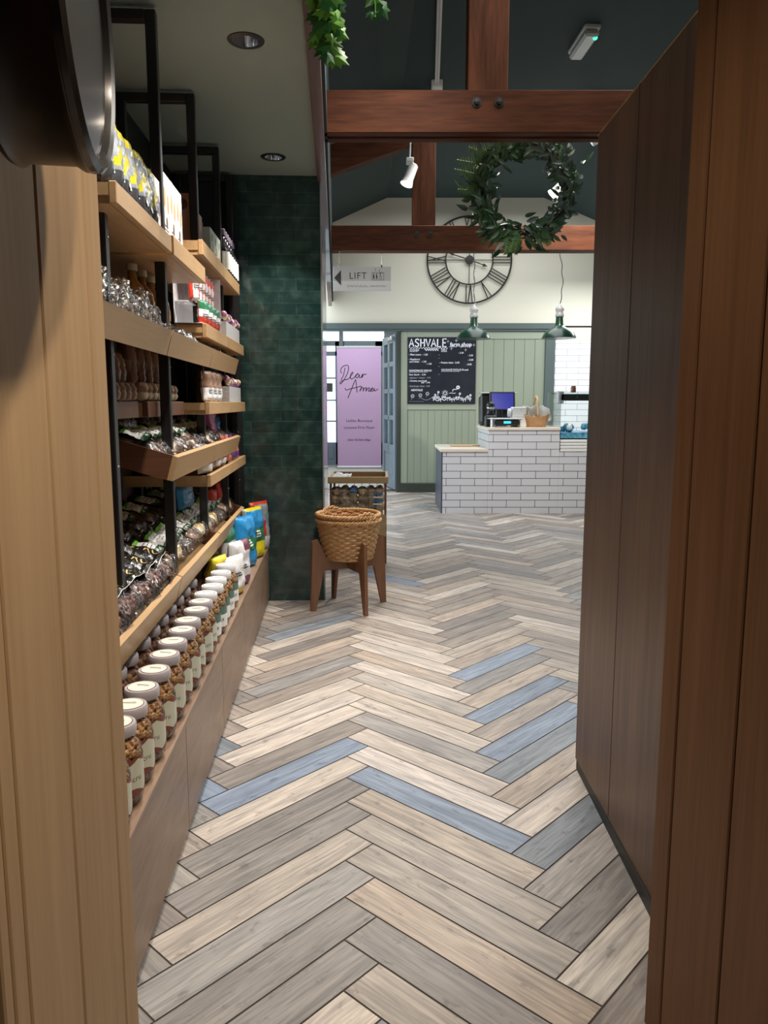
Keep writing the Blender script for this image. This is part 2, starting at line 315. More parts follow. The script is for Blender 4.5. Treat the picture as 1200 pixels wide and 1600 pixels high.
r3.color_ramp.elements[0].color = (0.62, 0.60, 0.60, 1); r3.color_ramp.elements[1].color = (1, 1, 1, 1); L.new(n3.outputs['Fac'], r3.inputs[0])
prev = at.outputs['Color']
for r_ in (r1, r2, r3):
    mx = nt.nodes.new('ShaderNodeMix'); mx.data_type = 'RGBA'; mx.blend_type = 'MULTIPLY'; mx.inputs['Factor'].default_value = 0.92
    L.new(prev, mx.inputs['A']); L.new(r_.outputs[0], mx.inputs['B']); prev = mx.outputs['Result']
L.new(prev, b.inputs['Base Color']); b.inputs['Roughness'].default_value = 0.46
bp = nt.nodes.new('ShaderNodeBump'); bp.inputs['Strength'].default_value = 0.25; bp.inputs['Distance'].default_value = 0.002
L.new(n2.outputs['Fac'], bp.inputs['Height']); L.new(bp.outputs[0], b.inputs['Normal'])

# ------------------------------------------------------------------ mesh builder
class MB:
    def __init__(self): self.v = []; self.f = []; self.mi = []
    def add(self, vs, fs, mi=0, T=None):
        o = len(self.v)
        for p in vs:
            p = Vector(p); self.v.append(T @ p if T else p)
        for k, f in enumerate(fs):
            self.f.append([o+i for i in f]); self.mi.append(mi[k] if isinstance(mi, list) else mi)
        return self
    def box(self, x0, x1, y0, y1, z0, z1, mi=0, T=None):
        vs = [(x, y, z) for z in (z0, z1) for y in (y0, y1) for x in (x0, x1)]
        return self.add(vs, [(0, 2, 3, 1), (4, 5, 7, 6), (0, 1, 5, 4), (2, 6, 7, 3), (0, 4, 6, 2), (1, 3, 7, 5)], mi, T)
    def rbox(self, x0, x1, y0, y1, z0, z1, r=0.004, mi=0, T=None):
        """box with chamfered edges"""
        r = min(r, (x1-x0)/2.01, (y1-y0)/2.01, (z1-z0)/2.01)
        import itertools
        vs = []; idx = {}
        for sx in (0, 1):
            for sy in (0, 1):
                for sz in (0, 1):
                    X = (x0, x1)[sx]; Y = (y0, y1)[sy]; Z = (z0, z1)[sz]
                    ix = r if sx == 0 else -r; iy = r if sy == 0 else -r; iz = r if sz == 0 else -r
                    idx[(sx, sy, sz, 'x')] = len(vs); vs.append((X, Y+iy, Z+iz))
                    idx[(sx, sy, sz, 'y')] = len(vs); vs.append((X+ix, Y, Z+iz))
                    idx[(sx, sy, sz, 'z')] = len(vs); vs.append((X+ix, Y+iy, Z))
        fs = []
        for s in (0, 1):
            q = [(s, 0, 0), (s, 1, 0), (s, 1, 1), (s, 0, 1)]; f = [idx[(*c, 'x')] for c in q]; fs.append(f if s else f[::-1])
            q = [(0, s, 0), (0, s, 1), (1, s, 1), (1, s, 0)]; f = [idx[(*c, 'y')] for c in q]; fs.append(f if s else f[::-1])
            q = [(0, 0, s), (1, 0, s), (1, 1, s), (0, 1, s)]; f = [idx[(*c, 'z')] for c in q]; fs.append(f if s else f[::-1])
        for a_ in (0, 1):
            for c_ in (0, 1):
                fs.append([idx[(a_, c_, 0, 'x')], idx[(a_, c_, 1, 'x')], idx[(a_, c_, 1, 'y')], idx[(a_, c_, 0, 'y')]])
                fs.append([idx[(a_, 0, c_, 'x')], idx[(a_, 1, c_, 'x')], idx[(a_, 1, c_, 'z')], idx[(a_, 0, c_, 'z')]])
                fs.append([idx[(0, a_, c_, 'y')], idx[(1, a_, c_, 'y')], idx[(1, a_, c_, 'z')], idx[(0, a_, c_, 'z')]])
                for d_ in (0, 1): fs.append([idx[(a_, c_, d_, k)] for k in 'xyz'])
        return self.add(vs, fs, mi, T)
    def prism(self, poly, axis, a, b, mi=0, T=None):
        """poly: 2D outline; axis = extrusion axis"""
        def P(p, h):
            return {'X': (h, p[0], p[1]), 'Y': (p[0], h, p[1]), 'Z': (p[0], p[1], h)}[axis]
        n = len(poly); vs = [P(p, a) for p in poly] + [P(p, b) for p in poly]
        fs = [list(range(n)), list(range(2*n-1, n-1, -1))] + [(i, (i+1) % n, n+(i+1) % n, n+i) for i in range(n)]
        return self.add(vs, fs, mi, T)
    def lathe(self, prof, n=24, mi=0, T=None, cx=0, cy=0, caps=True, mis=None):
        vs = []; fs = []; ml = []
        for (r, z) in prof:
            for k in range(n):
                a = 2*PI*k/n; vs.append((cx+r*math.cos(a), cy+r*math.sin(a), z))
        for j in range(len(prof)-1):
            for k in range(n):
                k2 = (k+1) % n; fs.append((j*n+k, j*n+k2, (j+1)*n+k2, (j+1)*n+k)); ml.append(mis[j] if mis else mi)
        if caps:
            if prof[0][0] > 1e-5: fs.append(list(range(n))[::-1]); ml.append(mis[0] if mis else mi)
            if prof[-1][0] > 1e-5: fs.append([(len(prof)-1)*n+k for k in range(n)]); ml.append(mis[-1] if mis else mi)
        return self.add(vs, fs, ml, T)
    def cyl(self, p0, p1, r0, r1=None, n=12, mi=0):
        return self.tube([p0, p1], r0, n, mi, r1)
    def tube(self, pts, r, n=8, mi=0, r1=None, close=False):
        pts = [Vector(p) for p in pts]; vs = []; fs = []; N = len(pts)
        up = None
        for i, p in enumerate(pts):
            if close: d = pts[(i+1) % N] - pts[i-1]
            else: d = (pts[min(i+1, N-1)] - pts[max(i-1, 0)])
            if d.length < 1e-9: d = Vector((0, 0, 1))
            d.normalize()
            if up is None: up = Vector((0, 0, 1)) if abs(d.z) < 0.9 else Vector((1, 0, 0))
            a = d.cross(up)
            if a.length < 1e-6: a = d.cross(Vector((1, 0, 0)))
            a.normalize(); bb = a.cross(d).normalized(); up = bb
            rr = r if r1 is None else r + (r1-r)*i/(N-1)
            for k in range(n):
                q = 2*PI*k/n; vs.append(p + a*(rr*math.cos(q)) + bb*(rr*math.sin(q)))
        for i in range(N if close else N-1):
            i2 = (i+1) % N
            for k in range(n):
                k2 = (k+1) % n; fs.append((i*n+k, i*n+k2, i2*n+k2, i2*n+k))
        if not close: fs += [list(range(n))[::-1], [(N-1)*n+k for k in range(n)]]
        return self.add(vs, fs, mi)
    def ribbon(self, pts, w, mi=0, T=None, plane='XZ'):
        """flat stroke in a vertical plane (x, z), y = 0"""
        vs = []; fs = []; N = len(pts)
        for i, p in enumerate(pts):
            q0 = pts[max(i-1, 0)]; q1 = pts[min(i+1, N-1)]
            dx, dz = q1[0]-q0[0], q1[1]-q0[1]; l = math.hypot(dx, dz) or 1
            nx, nz = -dz/l*w/2, dx/l*w/2
            vs += [(p[0]+nx, 0, p[1]+nz), (p[0]-nx, 0, p[1]-nz)]
        for i in range(N-1): fs.append((2*i, 2*i+1, 2*i+3, 2*i+2))
        return self.add(vs, fs, mi, T)
    def ball(self, c, r, sx=1, sy=1, sz=1, n=12, m_=8, mi=0, jit=0, seed=0):
        vs = []; fs = []
        for j in range(m_+1):
            ph = PI*j/m_
            for k in range(n):
                a = 2*PI*k/n; d = Vector((math.sin(ph)*math.cos(a), math.sin(ph)*math.sin(a), math.cos(ph)))
                q = r*(1 + jit*noise.noise(d*1.7 + Vector((seed, seed*2.3, 1))))
                vs.append((c[0]+d.x*q*sx, c[1]+d.y*q*sy, c[2]+d.z*q*sz))
        for j in range(m_):
            for k in range(n):
                k2 = (k+1) % n; fs.append((j*n+k, (j+1)*n+k, (j+1)*n+k2, j*n+k2))
        return self.add(vs, fs, mi)
    def text(self, s, size, T, mi=0, warp=None, shear=0.0, spacing=1.0, align='CENTER', bold=0.0):
        cu = bpy.data.curves.new('lettering', 'FONT'); cu.body = s; cu.size = size; cu.align_x = align; cu.align_y = 'CENTER'
        cu.shear = shear; cu.offset = bold; cu.space_character = spacing; cu.resolution_u = 3
        ob = bpy.data.objects.new('lettering', cu); COL.objects.link(ob)
        me = bpy.data.meshes.new_from_object(ob.evaluated_get(C.evaluated_depsgraph_get()))
        vs = [v.co.copy() for v in me.vertices]
        if warp: vs = [Vector(warp(v.x, v.y)) for v in vs]
        self.add(vs, [list(p.vertices) for p in me.polygons], mi, T)
        bpy.data.meshes.remove(me); bpy.data.objects.remove(ob); bpy.data.curves.remove(cu)
        return self
    def mesh(self, name, mats, smooth=False, fixn=True):
        me = bpy.data.meshes.new(name); me.from_pydata([tuple(v) for v in self.v], [], self.f); 
        for mm in (mats if isinstance(mats, (list, tuple)) else [mats]): me.materials.append(M[mm])
        for p, k in zip(me.polygons, self.mi): p.material_index = k; p.use_smooth = bool(smooth)
        if fixn:
            import bmesh
            bm = bmesh.new(); bm.from_mesh(me); bmesh.ops.recalc_face_normals(bm, faces=bm.faces)
            if smooth == 'auto':
                for e in bm.edges:
                    if len(e.link_faces) == 2 and e.calc_face_angle(0) > R(38): e.smooth = False
            bm.to_mesh(me); bm.free()
        return me
    def obj(self, name, mats, parent=None, smooth=False, fixn=True):
        o = bpy.data.objects.new(name, self.mesh(name, mats, smooth, fixn)); COL.objects.link(o)
        if parent is not None: o.parent = parent
        return o
def tag(o, label, cat, group=None, kind=None):
    o['label'] = label; o['category'] = cat
    if group: o['group'] = group
    if kind: o['kind'] = kind
    return o
def thing(name, label, cat, loc=(0, 0, 0), rz=0.0, group=None, rot=None):
    o = bpy.data.objects.new(name, None); COL.objects.link(o); o.empty_display_size = 0.05
    o.location = loc; o.rotation_euler = rot if rot else (0, 0, rz)
    return tag(o, label, cat, group)
def struct(mb, name, mats, sframe=False, smooth=False, label=None):
    o = mb.obj(name, mats, None, smooth); o['kind'] = 'structure'
    if label: o['label'] = label
    if sframe: o.rotation_euler = (0, 0, TH)
    return o
KIDS = {}
def dup(root, loc, rot=None, label=None, group=None, scale=None):
    r = root.copy(); COL.objects.link(r); r.location = loc
    if rot is not None: r.rotation_euler = rot
    if scale is not None: r.scale = scale
    if label: r['label'] = label
    if group: r['group'] = group
    for ch in [o for o in COL.objects if o.parent == root]:
        c = ch.copy(); COL.objects.link(c); c.parent = r
        for g in [o for o in COL.objects if o.parent == ch]:
            d = g.copy(); COL.objects.link(d); d.parent = c
    return r
ORD = ['first', 'second', 'third', 'fourth', 'fifth', 'sixth', 'seventh', 'eighth', 'ninth', 'tenth', 'eleventh', 'twelfth', 'thirteenth', 'fourteenth', 'fifteenth', 'sixteenth']

# ================================================================== SETTING
# floor: herringbone of 600 x 100 mm wood-look tiles
W_, L_ = 0.103, 0.603; g_ = 0.0022
AX = R(90+2.4)                                # chevron axis
org = Vector((-0.141, 2.826))
pd = Vector((math.cos(AX-PI/4), math.sin(AX-PI/4))); qd = Vector((math.cos(AX+PI/4), math.sin(AX+PI/4)))
def pix(x, y):                                 # image position of a floor point, used only to look up which tile is which colour
    p = math.atan(170/1200.0); dy, dz = y, -1.15
    cd = dy*math.cos(p) - dz*math.sin(p); up = dy*math.sin(p) + dz*math.cos(p)
    return 600+1200*x/cd, 800-1200*up/cd
PAL = [((0.30, 0.255, 0.215), 10), ((0.36, 0.31, 0.26), 10), ((0.24, 0.215, 0.195), 9), ((0.46, 0.395, 0.32), 8), ((0.53, 0.475, 0.41), 4), ((0.27, 0.27, 0.265), 6), ((0.43, 0.35, 0.27), 5), ((0.215, 0.255, 0.30), 1)]
BLUE = (0.215, 0.285, 0.395); WHT = (0.62, 0.575, 0.54); LTB = (0.55, 0.49, 0.43); GRY = (0.235, 0.225, 0.215); TAN = (0.40, 0.315, 0.24); SLT = (0.20, 0.235, 0.275)
spots = [(655, 1132, BLUE), (680, 1268, BLUE), (440, 1218, BLUE), (325, 1240, BLUE), (770, 1046, BLUE), (795, 1090, BLUE), (825, 1142, BLUE), (865, 1300, SLT),
         (630, 910, BLUE), (470, 1250, WHT), (430, 1160, LTB), (660, 1155, (0.33, 0.32, 0.31)), (700, 1230, WHT), (690, 1200, LTB), (850, 1190, WHT), (850, 1240, LTB), (310, 1290, TAN),
         (420, 1290, GRY), (420, 1345, GRY), (400, 1420, TAN), (430, 1380, TAN), (430, 1480, GRY), (500, 1540, GRY), (450, 1550, GRY), (700, 1350, (0.36, 0.33, 0.29)),
         (720, 1440, (0.34, 0.31, 0.27)), (660, 1500, GRY), (900, 1370, (0.34, 0.325, 0.305)), (900, 1450, GRY), (960, 1480, (0.48, 0.45, 0.40)), (640, 1560, (0.38, 0.34, 0.29)),
         (600, 1120, LTB), (640, 1075, (0.40, 0.37, 0.33)), (620, 1050, LTB), (470, 1110, LTB), (230, 1590, GRY), (240, 1520, GRY), (270, 1450, SLT), (250, 1390, (0.32, 0.31, 0.28)), (560, 1310, (0.40, 0.36, 0.31))]
fv = []; ff = []; fuv = []; fcol = []
rng = random.Random(11)
def inside(px, py, poly):
    c = False; n = len(poly)
    for i in range(n):
        x1, y1 = poly[i]; x2, y2 = poly[(i+1) % n]
        if (y1 > py) != (y2 > py) and px < (x2-x1)*(py-y1)/(y2-y1)+x1: c = not c
    return c
for i in range(-150, 170):
    for j in range(-14, 15):
        for vert in (0, 1):
            p0, q0 = i*W_ + j*L_, i*W_ - j*L_
            if vert: rc = (p0, q0+W_, p0+W_, q0+W_+L_)
            else: rc = (p0, q0, p0+L_, q0+W_)
            # corner (0, W+L) of tile V(0,0) sits at org
            cs = [(rc[0]+g_, rc[1]+g_), (rc[2]-g_, rc[1]+g_), (rc[2]-g_, rc[3]-g_), (rc[0]+g_, rc[3]-g_)]
            P = [org + pd*a + qd*(b_-(W_+L_)) for a, b_ in cs]
            cx = sum(p.x for p in P)/4; cy = sum(p.y for p in P)/4
            if not (-1.6 < cx < 4.6 and -1.3 < cy < 10.3): continue
            o = len(fv); fv += [(p.x, p.y, 0.0) for p in P]; ff.append((o, o+1, o+2, o+3))
            ox, oy = rng.random()*40, rng.random()*40
            LL = L_; fuv += ([(ox, oy), (ox, oy+W_), (ox+LL, oy+W_), (ox+LL, oy)] if vert else [(ox, oy), (ox+LL, oy), (ox+LL, oy+W_), (ox, oy+W_)])
            col = rng.choices([c for c, _ in PAL], [w_ for _, w_ in PAL])[0]
            k = rng.uniform(0.9, 1.12); col = tuple(c*k for c in col)
            if cy > 0.9:
                pp = [pix(p.x, p.y) for p in P]
                for (u, v_, c_) in spots:
                    if inside(u, v_, pp): col = c_
            lum = 0.3*col[0]+0.6*col[1]+0.1*col[2]; ds = 0.72 if col[0] > col[2] else 0.95
            fcol.append((lum+(col[0]-lum)*ds, (lum+(col[1]-lum)*ds)*0.985, (lum+(col[2]-lum)*ds)*1.0))
me = bpy.data.meshes.new('floor'); me.from_pydata(fv, [], ff); me.materials.append(M['floor_tile'])
me.uv_layers.new(name='UVMap'); me.color_attributes.new('tilecol', 'FLOAT_COLOR', 'CORNER')
uvl = me.uv_layers['UVMap']; ca = me.color_attributes['tilecol']
for k in range(len(ff)*4):
    uvl.data[k].uv = fuv[k]; ca.data[k].color = (*fcol[k//4], 1)
fo = bpy.data.objects.new('floor', me); COL.objects.link(fo); fo['kind'] = 'structure'; fo['label'] = 'herringbone floor of grey, beige and blue wood-look tiles'
struct(MB().box(-1.7, 4.8, -1.6, 14.4, -0.06, -0.0015), 'floor_base', 'grout')
struct(MB().box(-1.6, 0.6, 10.31, 14.6, -0.0015, 0.0), 'floor_porch', 'tarmac')

# left entrance wall of oak planks
def plank_wall(name, E, direc, widths, z0, z1, mat, side):
    """E: far edge point, direc: unit vector from the far edge toward the camera"""
    d = Vector((direc[0], direc[1], 0)).normalized(); n = Vector((-d.y, d.x, 0))
    mb = MB(); a = 0.0
    T = Matrix(((d.x, n.x, 0, E[0]), (d.y, n.y, 0, E[1]), (0, 0, 1, 0), (0, 0, 0, 1)))
    tot = sum(widths)
    for wd in widths:
        ya, yb = (-0.018, 0) if side > 0 else (0, 0.018)
        mb.rbox(a+0.0013, a+wd-0.0013, ya, yb, z0, z1, 0.0022, 0, T); a += wd
    ya, yb = (-0.045, -0.008) if side > 0 else (0.008, 0.045)
    mb.box(0.001, tot, ya, yb, z0, z1, 1, T)
    return struct(mb, name, [mat, 'groove_dark'])
o = plank_wall('wall_left', (-0.388, 1.095), (-0.09, -0.996), [0.045, 0.12, 0.12, 0.03, 0.02], 0, 2.38, 'oak_plank', 1)
struct(MB().box(-0.50, -0.409, 1.055, 1.0925, 0, 2.38), 'trim_1', 'oak_plank')
struct(MB().box(-0.46, -0.428, -1.5, 0.759, 0, 2.38), 'trim_2', 'dark_trim')
o = plank_wall('wall_right', (0.487, 1.294), (0.342, -0.94), [0.043, 0.129, 0.129, 0.129, 0.129, 0.129, 0.129], 0, 2.38, 'brown_plank', -1)
struct(MB().box(-1.5, 2.2, -1.55, -1.5, 0, 2.38), 'wall_lobby', 'lobby_wall')
struct(MB().box(1.05, 1.10, -1.5, 0.5, 0, 2.38), 'wall_lobby_right', 'lobby_wall')
# low ceiling over the shelves (with square openings for the two downlights)
DL = [(-0.300, 2.853), (-0.309, 4.112)]
mb = MB(); h = 0.042
mb.box(-1.3, -0.095, -1.6, DL[0][1]-h, 2.38, 2.43)
for i, (s, t) in enumerate(DL):
    mb.box(-1.3, s-h, t-h, t+h, 2.38, 2.43); mb.box(s+h, -0.095, t-h, t+h, 2.38, 2.43)
    t2 = DL[i+1][1]-h if i == 0 else 4.46
    mb.box(-1.3, -0.095, t+h, t2, 2.38, 2.43)
struct(mb, 'ceiling', 'soffit_green', True, label='low grey-green ceiling over the shelves')
struct(MB().box(-0.095, 2.4, -1.6, 1.3, 2.38, 2.43), 'ceiling_entry', 'soffit_green', True)
# fascia at the edge of the low ceiling, running to the back
struct(MB().box(-0.0945, -0.0485, 1.2, 9.9, 2.352, 2.47), 'trim_3', 'fascia_wood', True, label='red-brown timber fascia along the ceiling edge')
# pillar with green tiles: front, black end panel beside it, right return
struct(MB().box(-0.535, -0.082, 4.43, 6.6, 0, 2.38), 'wall_pillar', 'green_tile', True, label='dark green glazed tile pillar')
struct(MB().box(-1.3, -0.535, 4.432, 4.5, 0, 2.38), 'wall_end', 'end_black', True)
mb = MB().box(-0.084, -0.076, 4.422, 4.434, 0, 2.35)
struct(mb, 'trim_4', 'edge_metal', True, label='slim metal edge strip on the tiled pillar corner')
struct(MB().box(-1.3, -0.082, 6.6, 6.66, 0, 2.38), 'wall_return', 'end_black', True)
# wall behind the rack
struct(MB().box(-0.93, -0.88, -1.5, 4.445, 0, 2.38), 'wall_back_of_shelves', 'end_black', True)
mb = MB()
for (a, b_, zt) in ((1.5, 2.46, 2.28), (2.50, 3.08, 2.22), (3.12, 3.70, 2.05)):
    t_ = a
    while t_ < b_-0.02:
        mb.box(-0.875, -0.862, t_+0.002, min(t_+0.14, b_), 0.34, zt); t_ += 0.14
o = mb.obj('back_board', 'back_board'); o.rotation_euler = (0, 0, TH); tag(o, 'grey-brown boarding fixed behind the black shelf rack', 'panel')
# hall: upper left wall, ceilings
struct(MB().box(-0.0515, -0.035, 1.2, 9.99, 2.42, 3.40), 'wall_hall_upper', 'vault_green', True)
zc = 3.67
mb = MB()
def xl(y): return 0.194 + (y-5.25)*(0.04-0.194)/(9.96-5.25)
def xe(y): return S(-0.045, y).x
y0, y1 = 1.0, 9.97
mb.add([(xe(y0), y0, 3.37), (xl(y0), y0, zc), (xl(y1), y1, zc), (xe(y1), y1, 3.37), (xe(y0), y0, 3.42), (xl(y0), y0, zc+.05), (xl(y1), y1, zc+.05), (xe(y1), y1, 3.42)],
       [(0, 1, 2, 3), (4, 7, 6, 5), (0, 4, 5, 1), (1, 5, 6, 2), (2, 6, 7, 3), (3, 7, 4, 0)])
mb.add([(xl(y0), y0, zc), (2.26, y0, zc), (1.98, y1, zc), (xl(y1), y1, zc), (xl(y0), y0, zc+.05), (2.26, y0, zc+.05), (1.98, y1, zc+.05), (xl(y1), y1, zc+.05)],
       [(0, 1, 2, 3), (4, 7, 6, 5), (0, 4, 5, 1), (1, 5, 6, 2), (2, 6, 7, 3), (3, 7, 4, 0)])
mb.add([(2.26, y0, zc), (4.5, y0, 2.72), (4.5, y1, 2.62), (1.98, y1, zc), (2.26, y0, zc+.05), (4.5, y0, 2.77), (4.5, y1, 2.67), (1.98, y1, zc+.05)],
       [(0, 1, 2, 3), (4, 7, 6, 5), (0, 4, 5, 1), (1, 5, 6, 2), (2, 6, 7, 3), (3, 7, 4, 0)])
struct(mb, 'ceiling_vault', 'vault_green', label='dark green vaulted ceiling of the hall')
struct(MB().box(-1.6, 2.3, 1.0, 1.05, 2.43, 3.75).box(2.2, 4.6, 1.0, 1.05, 0, 3.75), 'wall_front_gable', 'vault_green')
struct(MB().box(4.5, 4.55, 1.0, 10.0, 0, 2.8), 'wall_hall_right', 'cream_paint')
# back wall
YB = 9.964
mb = MB()
mb.prism([(-1.2, 2.10), (4.6, 2.10), (4.6, 3.9), (-1.2, 3.9)], 'Y', YB, YB+0.12)
mb.box(2.19, 4.6, YB, YB+0.12, 1.94, 2.12)
struct(mb, 'wall_back', 'cream_paint', label='cream gable wall at the back of the shop')
struct(MB().box(2.16, 4.6, YB+0.002, YB+0.12, 0, 1.94), 'wall_back_tiled', 'wall_white_tile', label='white brick-tile wall behind the deli counter')
mb = MB().rbox(-1.2, 2.19, YB-0.05, YB+0.01, 2.075, 2.15, 0.006).rbox(-1.2, 2.17, YB-0.035, YB+0.01, 2.05, 2.08, 0.004)
mb.rbox(2.05, 2.17, YB-0.045, YB+0.01, 0.0, 2.06, 0.006)
struct(mb, 'trim_5', 'dado_green', label='dark grey-green moulding above the panelling')
mb = MB()
mb.box(0.205, 2.06, YB+0.002, YB+0.1, 0.1, 2.06, 0)
mb.rbox(0.212, 0.30, YB-0.014, YB+0.01, 0.12, 2.05, 0.003, 1).rbox(1.178, 1.262, YB-0.014, YB+0.01, 0.12, 2.05, 0.003, 1)
mb.rbox(0.30, 1.178, YB-0.014, YB+0.01, 1.065, 2.05, 0.003, 1)
x_ = 0.30
while x_ < 1.17:
    mb.rbox(x_+0.002, min(x_+0.088, 1.178), YB-0.006, YB+0.01, 0.12, 1.06, 0.003, 0); x_ += 0.0878
mb.rbox(1.262, 2.05, YB-0.014, YB+0.01, 1.955, 2.05, 0.003, 1)
x_ = 1.262
while x_ < 2.04:
    mb.rbox(x_+0.002, min(x_+0.13, 2.05), YB-0.006, YB+0.01, 0.12, 1.955, 0.004, 0); x_ += 0.1313
struct(mb, 'wall_back_panelling', ['sage_paint', 'sage_light'], label='sage green tongue-and-groove panelling')
struct(MB().rbox(0.205, 1.4, YB-0.03, YB, 0, 0.118, 0.005), 'baseboard_back', 'skirt_dark')
struct(MB().box(0.16, 0.207, YB-0.03, YB+0.10, 0, 2.06), 'trim_6', 'skirt_dark')
struct(MB().box(-1.2, -0.78, YB, YB+0.1, 0, 2.1), 'wall_back_left', 'sage_paint')
# porch
struct(MB().box(-1.55, -1.5, 10.06, 14.5, 0, 2.75).box(0.55, 0.6, 10.06, 14.5, 0, 2.75), 'wall_porch', 'cream_paint')
struct(MB().box(-1.55, 0.6, 10.06, 14.6, 2.7, 2.75), 'ceiling_porch', 'cream_paint')
YP = 14.5
mb = MB()
for (a, b_) in ((-1.5, -1.09), (-0.905, -0.74), (-0.16, 0.0)): mb.box(a, b_, YP, YP+0.06, 0, 2.28)
mb.box(-0.83, -0.755, YP-0.01, YP+0.07, 0, 2.7)
for (z0, z1) in ((0, 0.42), (2.02, 2.10), (2.2, 2.29), (2.47, 2.7)): mb.box(-1.5, 0.55, YP, YP+0.06, z0, z1)
for zz in (0.80, 1.19, 1.60): mb.box(-1.1, -0.90, YP+0.01, YP+0.05, zz, zz+0.028)
mb.box(0.0, 0.55, YP, YP+0.06, 0, 2.7); mb.rbox(-1.06, -0.95, YP-0.01, YP+0.01, 0.10, 0.34, 0.01)
struct(mb, 'window_1', 'door_grey', label='glazed grey porch frontage letting in daylight')
struct(MB().box(-1.1, -0.9, YP+0.025, YP+0.03, 0.42, 2.02).box(-1.4, 0.0, YP+0.025, YP+0.03, 2.29, 2.47).box(-0.74, -0.16, YP+0.025, YP+0.03, 0.42, 2.02), 'window_2', 'glass_pane')
tag(MB().box(-1.06, -0.955, YP-0.02, YP-0.012, 1.36, 1.52).obj('door_notice', 'print_dark'), 'small dark notice on the glass of the porch door', 'notice')

# open glazed door leaf
d0 = thing('door_1', 'x', 'door', (0.165, 10.06, 0)); del d0['category']; d0['kind'] = 'structure'; d0['label'] = 'open grey-blue glazed door at the back of the shop'
ang = math.atan2(0.78, -0.17)
d0.rotation_euler = (0, 0, ang)
wd = 0.78; mb = MB(); th = 0.022
for (a, b_) in ((0, 0.11), (0.345, 0.435), (0.67, wd)): mb.box(a, b_, -th, th, 0.02 if a != 0.345 else 0.52, 2.03)
for (z0, z1) in ((0.02, 0.14), (0.50, 0.60), (0.93, 0.99), (1.28, 1.34), (1.63, 1.69), (1.93, 2.03)): mb.box(0.1, 0.7, -th, th, z0, z1)
mb.box(0.1, 0.7, -th*0.4, th*0.4, 0.13, 0.52); mb.rbox(0.17, 0.61, -th*0.8, th*0.8, 0.19, 0.46, 0.012)
mb.obj('door_frame', 'door_grey', d0)
MB().box(0.1, 0.68, -0.003, 0.003, 0.55, 1.95).obj('glass', 'glass_pane', d0)
mb = MB().rbox(0.03, 0.24, 0.022, 0.07, 1.95, 2.0, 0.008); mb.tube([(0.2, 0.05, 2.0), (0.12, 0.13, 2.02), (-0.02, 0.16, 2.03)], 0.009, 6)
mb.obj('door_closer', 'silver_plastic', d0)
for zz in (0.25, 1.1, 1.85): MB().cyl((-0.012, -0.02, zz-0.06), (-0.012, -0.02, zz+0.06), 0.011, n=8).box(-0.012, 0.03, -0.026, -0.021, zz-0.06, zz+0.06).obj('hinge', 'skirt_dark', d0)

# ================================================================== TRUSSES
def bolt(parent, x, y, z):
    MB().lathe([(0.024, 0), (0.024, 0.004), (0.0, 0.005)], 14, 0, Matrix.Translation((x, y, z)) @ Matrix.Rotation(PI/2, 4, 'X')).lathe([(0.013, 0.003), (0.013, 0.014), (0.0, 0.016)], 6, 0, Matrix.Translation((x, y, z)) @ Matrix.Rotation(PI/2, 4, 'X')).obj('bolt', 'iron', parent)
t1 = thing('roof_truss', 'near roof truss of stained red-brown timber, its tie beam crossing high above the aisle', 'roof truss', (0.5, 3.86, 2.42), 0, 'timber roof trusses')
mb = MB().rbox(-0.79, 3.9, 0, 0.055, 0, 0.192, 0.004).rbox(-0.79, 3.9, 0.085, 0.14, 0, 0.192, 0.004).box(-0.78, 3.9, 0.05, 0.09, 0.02, 0.18)
mb.obj('tie_beam', 'truss_x', t1)
MB().rbox(-0.105, 0.085, 0.01, 0.13, 0.19, 1.25, 0.004).obj('king_post', 'truss_z', t1)
for xx in (-0.062, 0.043): bolt(t1, xx, 0, 0.135)
t2 = thing('roof_truss', 'far roof truss of red-brown timber, crossing in front of the big wall clock', 'roof truss', (0.335, 6.82, 2.445), 0, 'timber roof trusses')
MB().rbox(-0.86, 4.1, 0, 0.14, 0, 0.205, 0.004).obj('tie_beam', 'truss_x', t2)
MB().rbox(-0.095, 0.103, 0.01, 0.13, 0.20, 1.22, 0.004).obj('king_post', 'truss_z', t2)
for xx in (-0.053, 0.06): bolt(t2, xx, 0, 0.137)
MB().prism([(-0.86, 0.60), (-0.095, 0.86), (-0.095, 1.12), (-0.86, 0.83)], 'Y', 0.01, 0.13).obj('rafter', 'truss_x', t2)

# ================================================================== ENTRANCE PARTITION (right)
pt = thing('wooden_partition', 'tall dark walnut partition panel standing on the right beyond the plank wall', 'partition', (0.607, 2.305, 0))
MB().rbox(0.0, 0.045, -1.0, 0.0, 0.035, 1.90, 0.002).obj('panel', 'walnut_panel', pt)
mb = MB()
for yy in (-0.36, -0.72): mb.box(-0.0006, 0.001, yy-0.0012, yy+0.0012, 0.035, 1.90)
mb.obj('joint', 'groove_dark', pt)
MB().box(-0.0005, 0.0465, -1.0, 0.0006, 1.90, 1.903).obj('edge_strip', 'stand_oak', pt)
MB().prism([(0.004, 0.0), (-0.010, -1.0), (0.04, -1.0), (0.04, 0.0)], 'Z', 0.0, 0.035).obj('shade_wedge', 'sign_black', pt)  # black wedge at the floor draws the shade under the panel

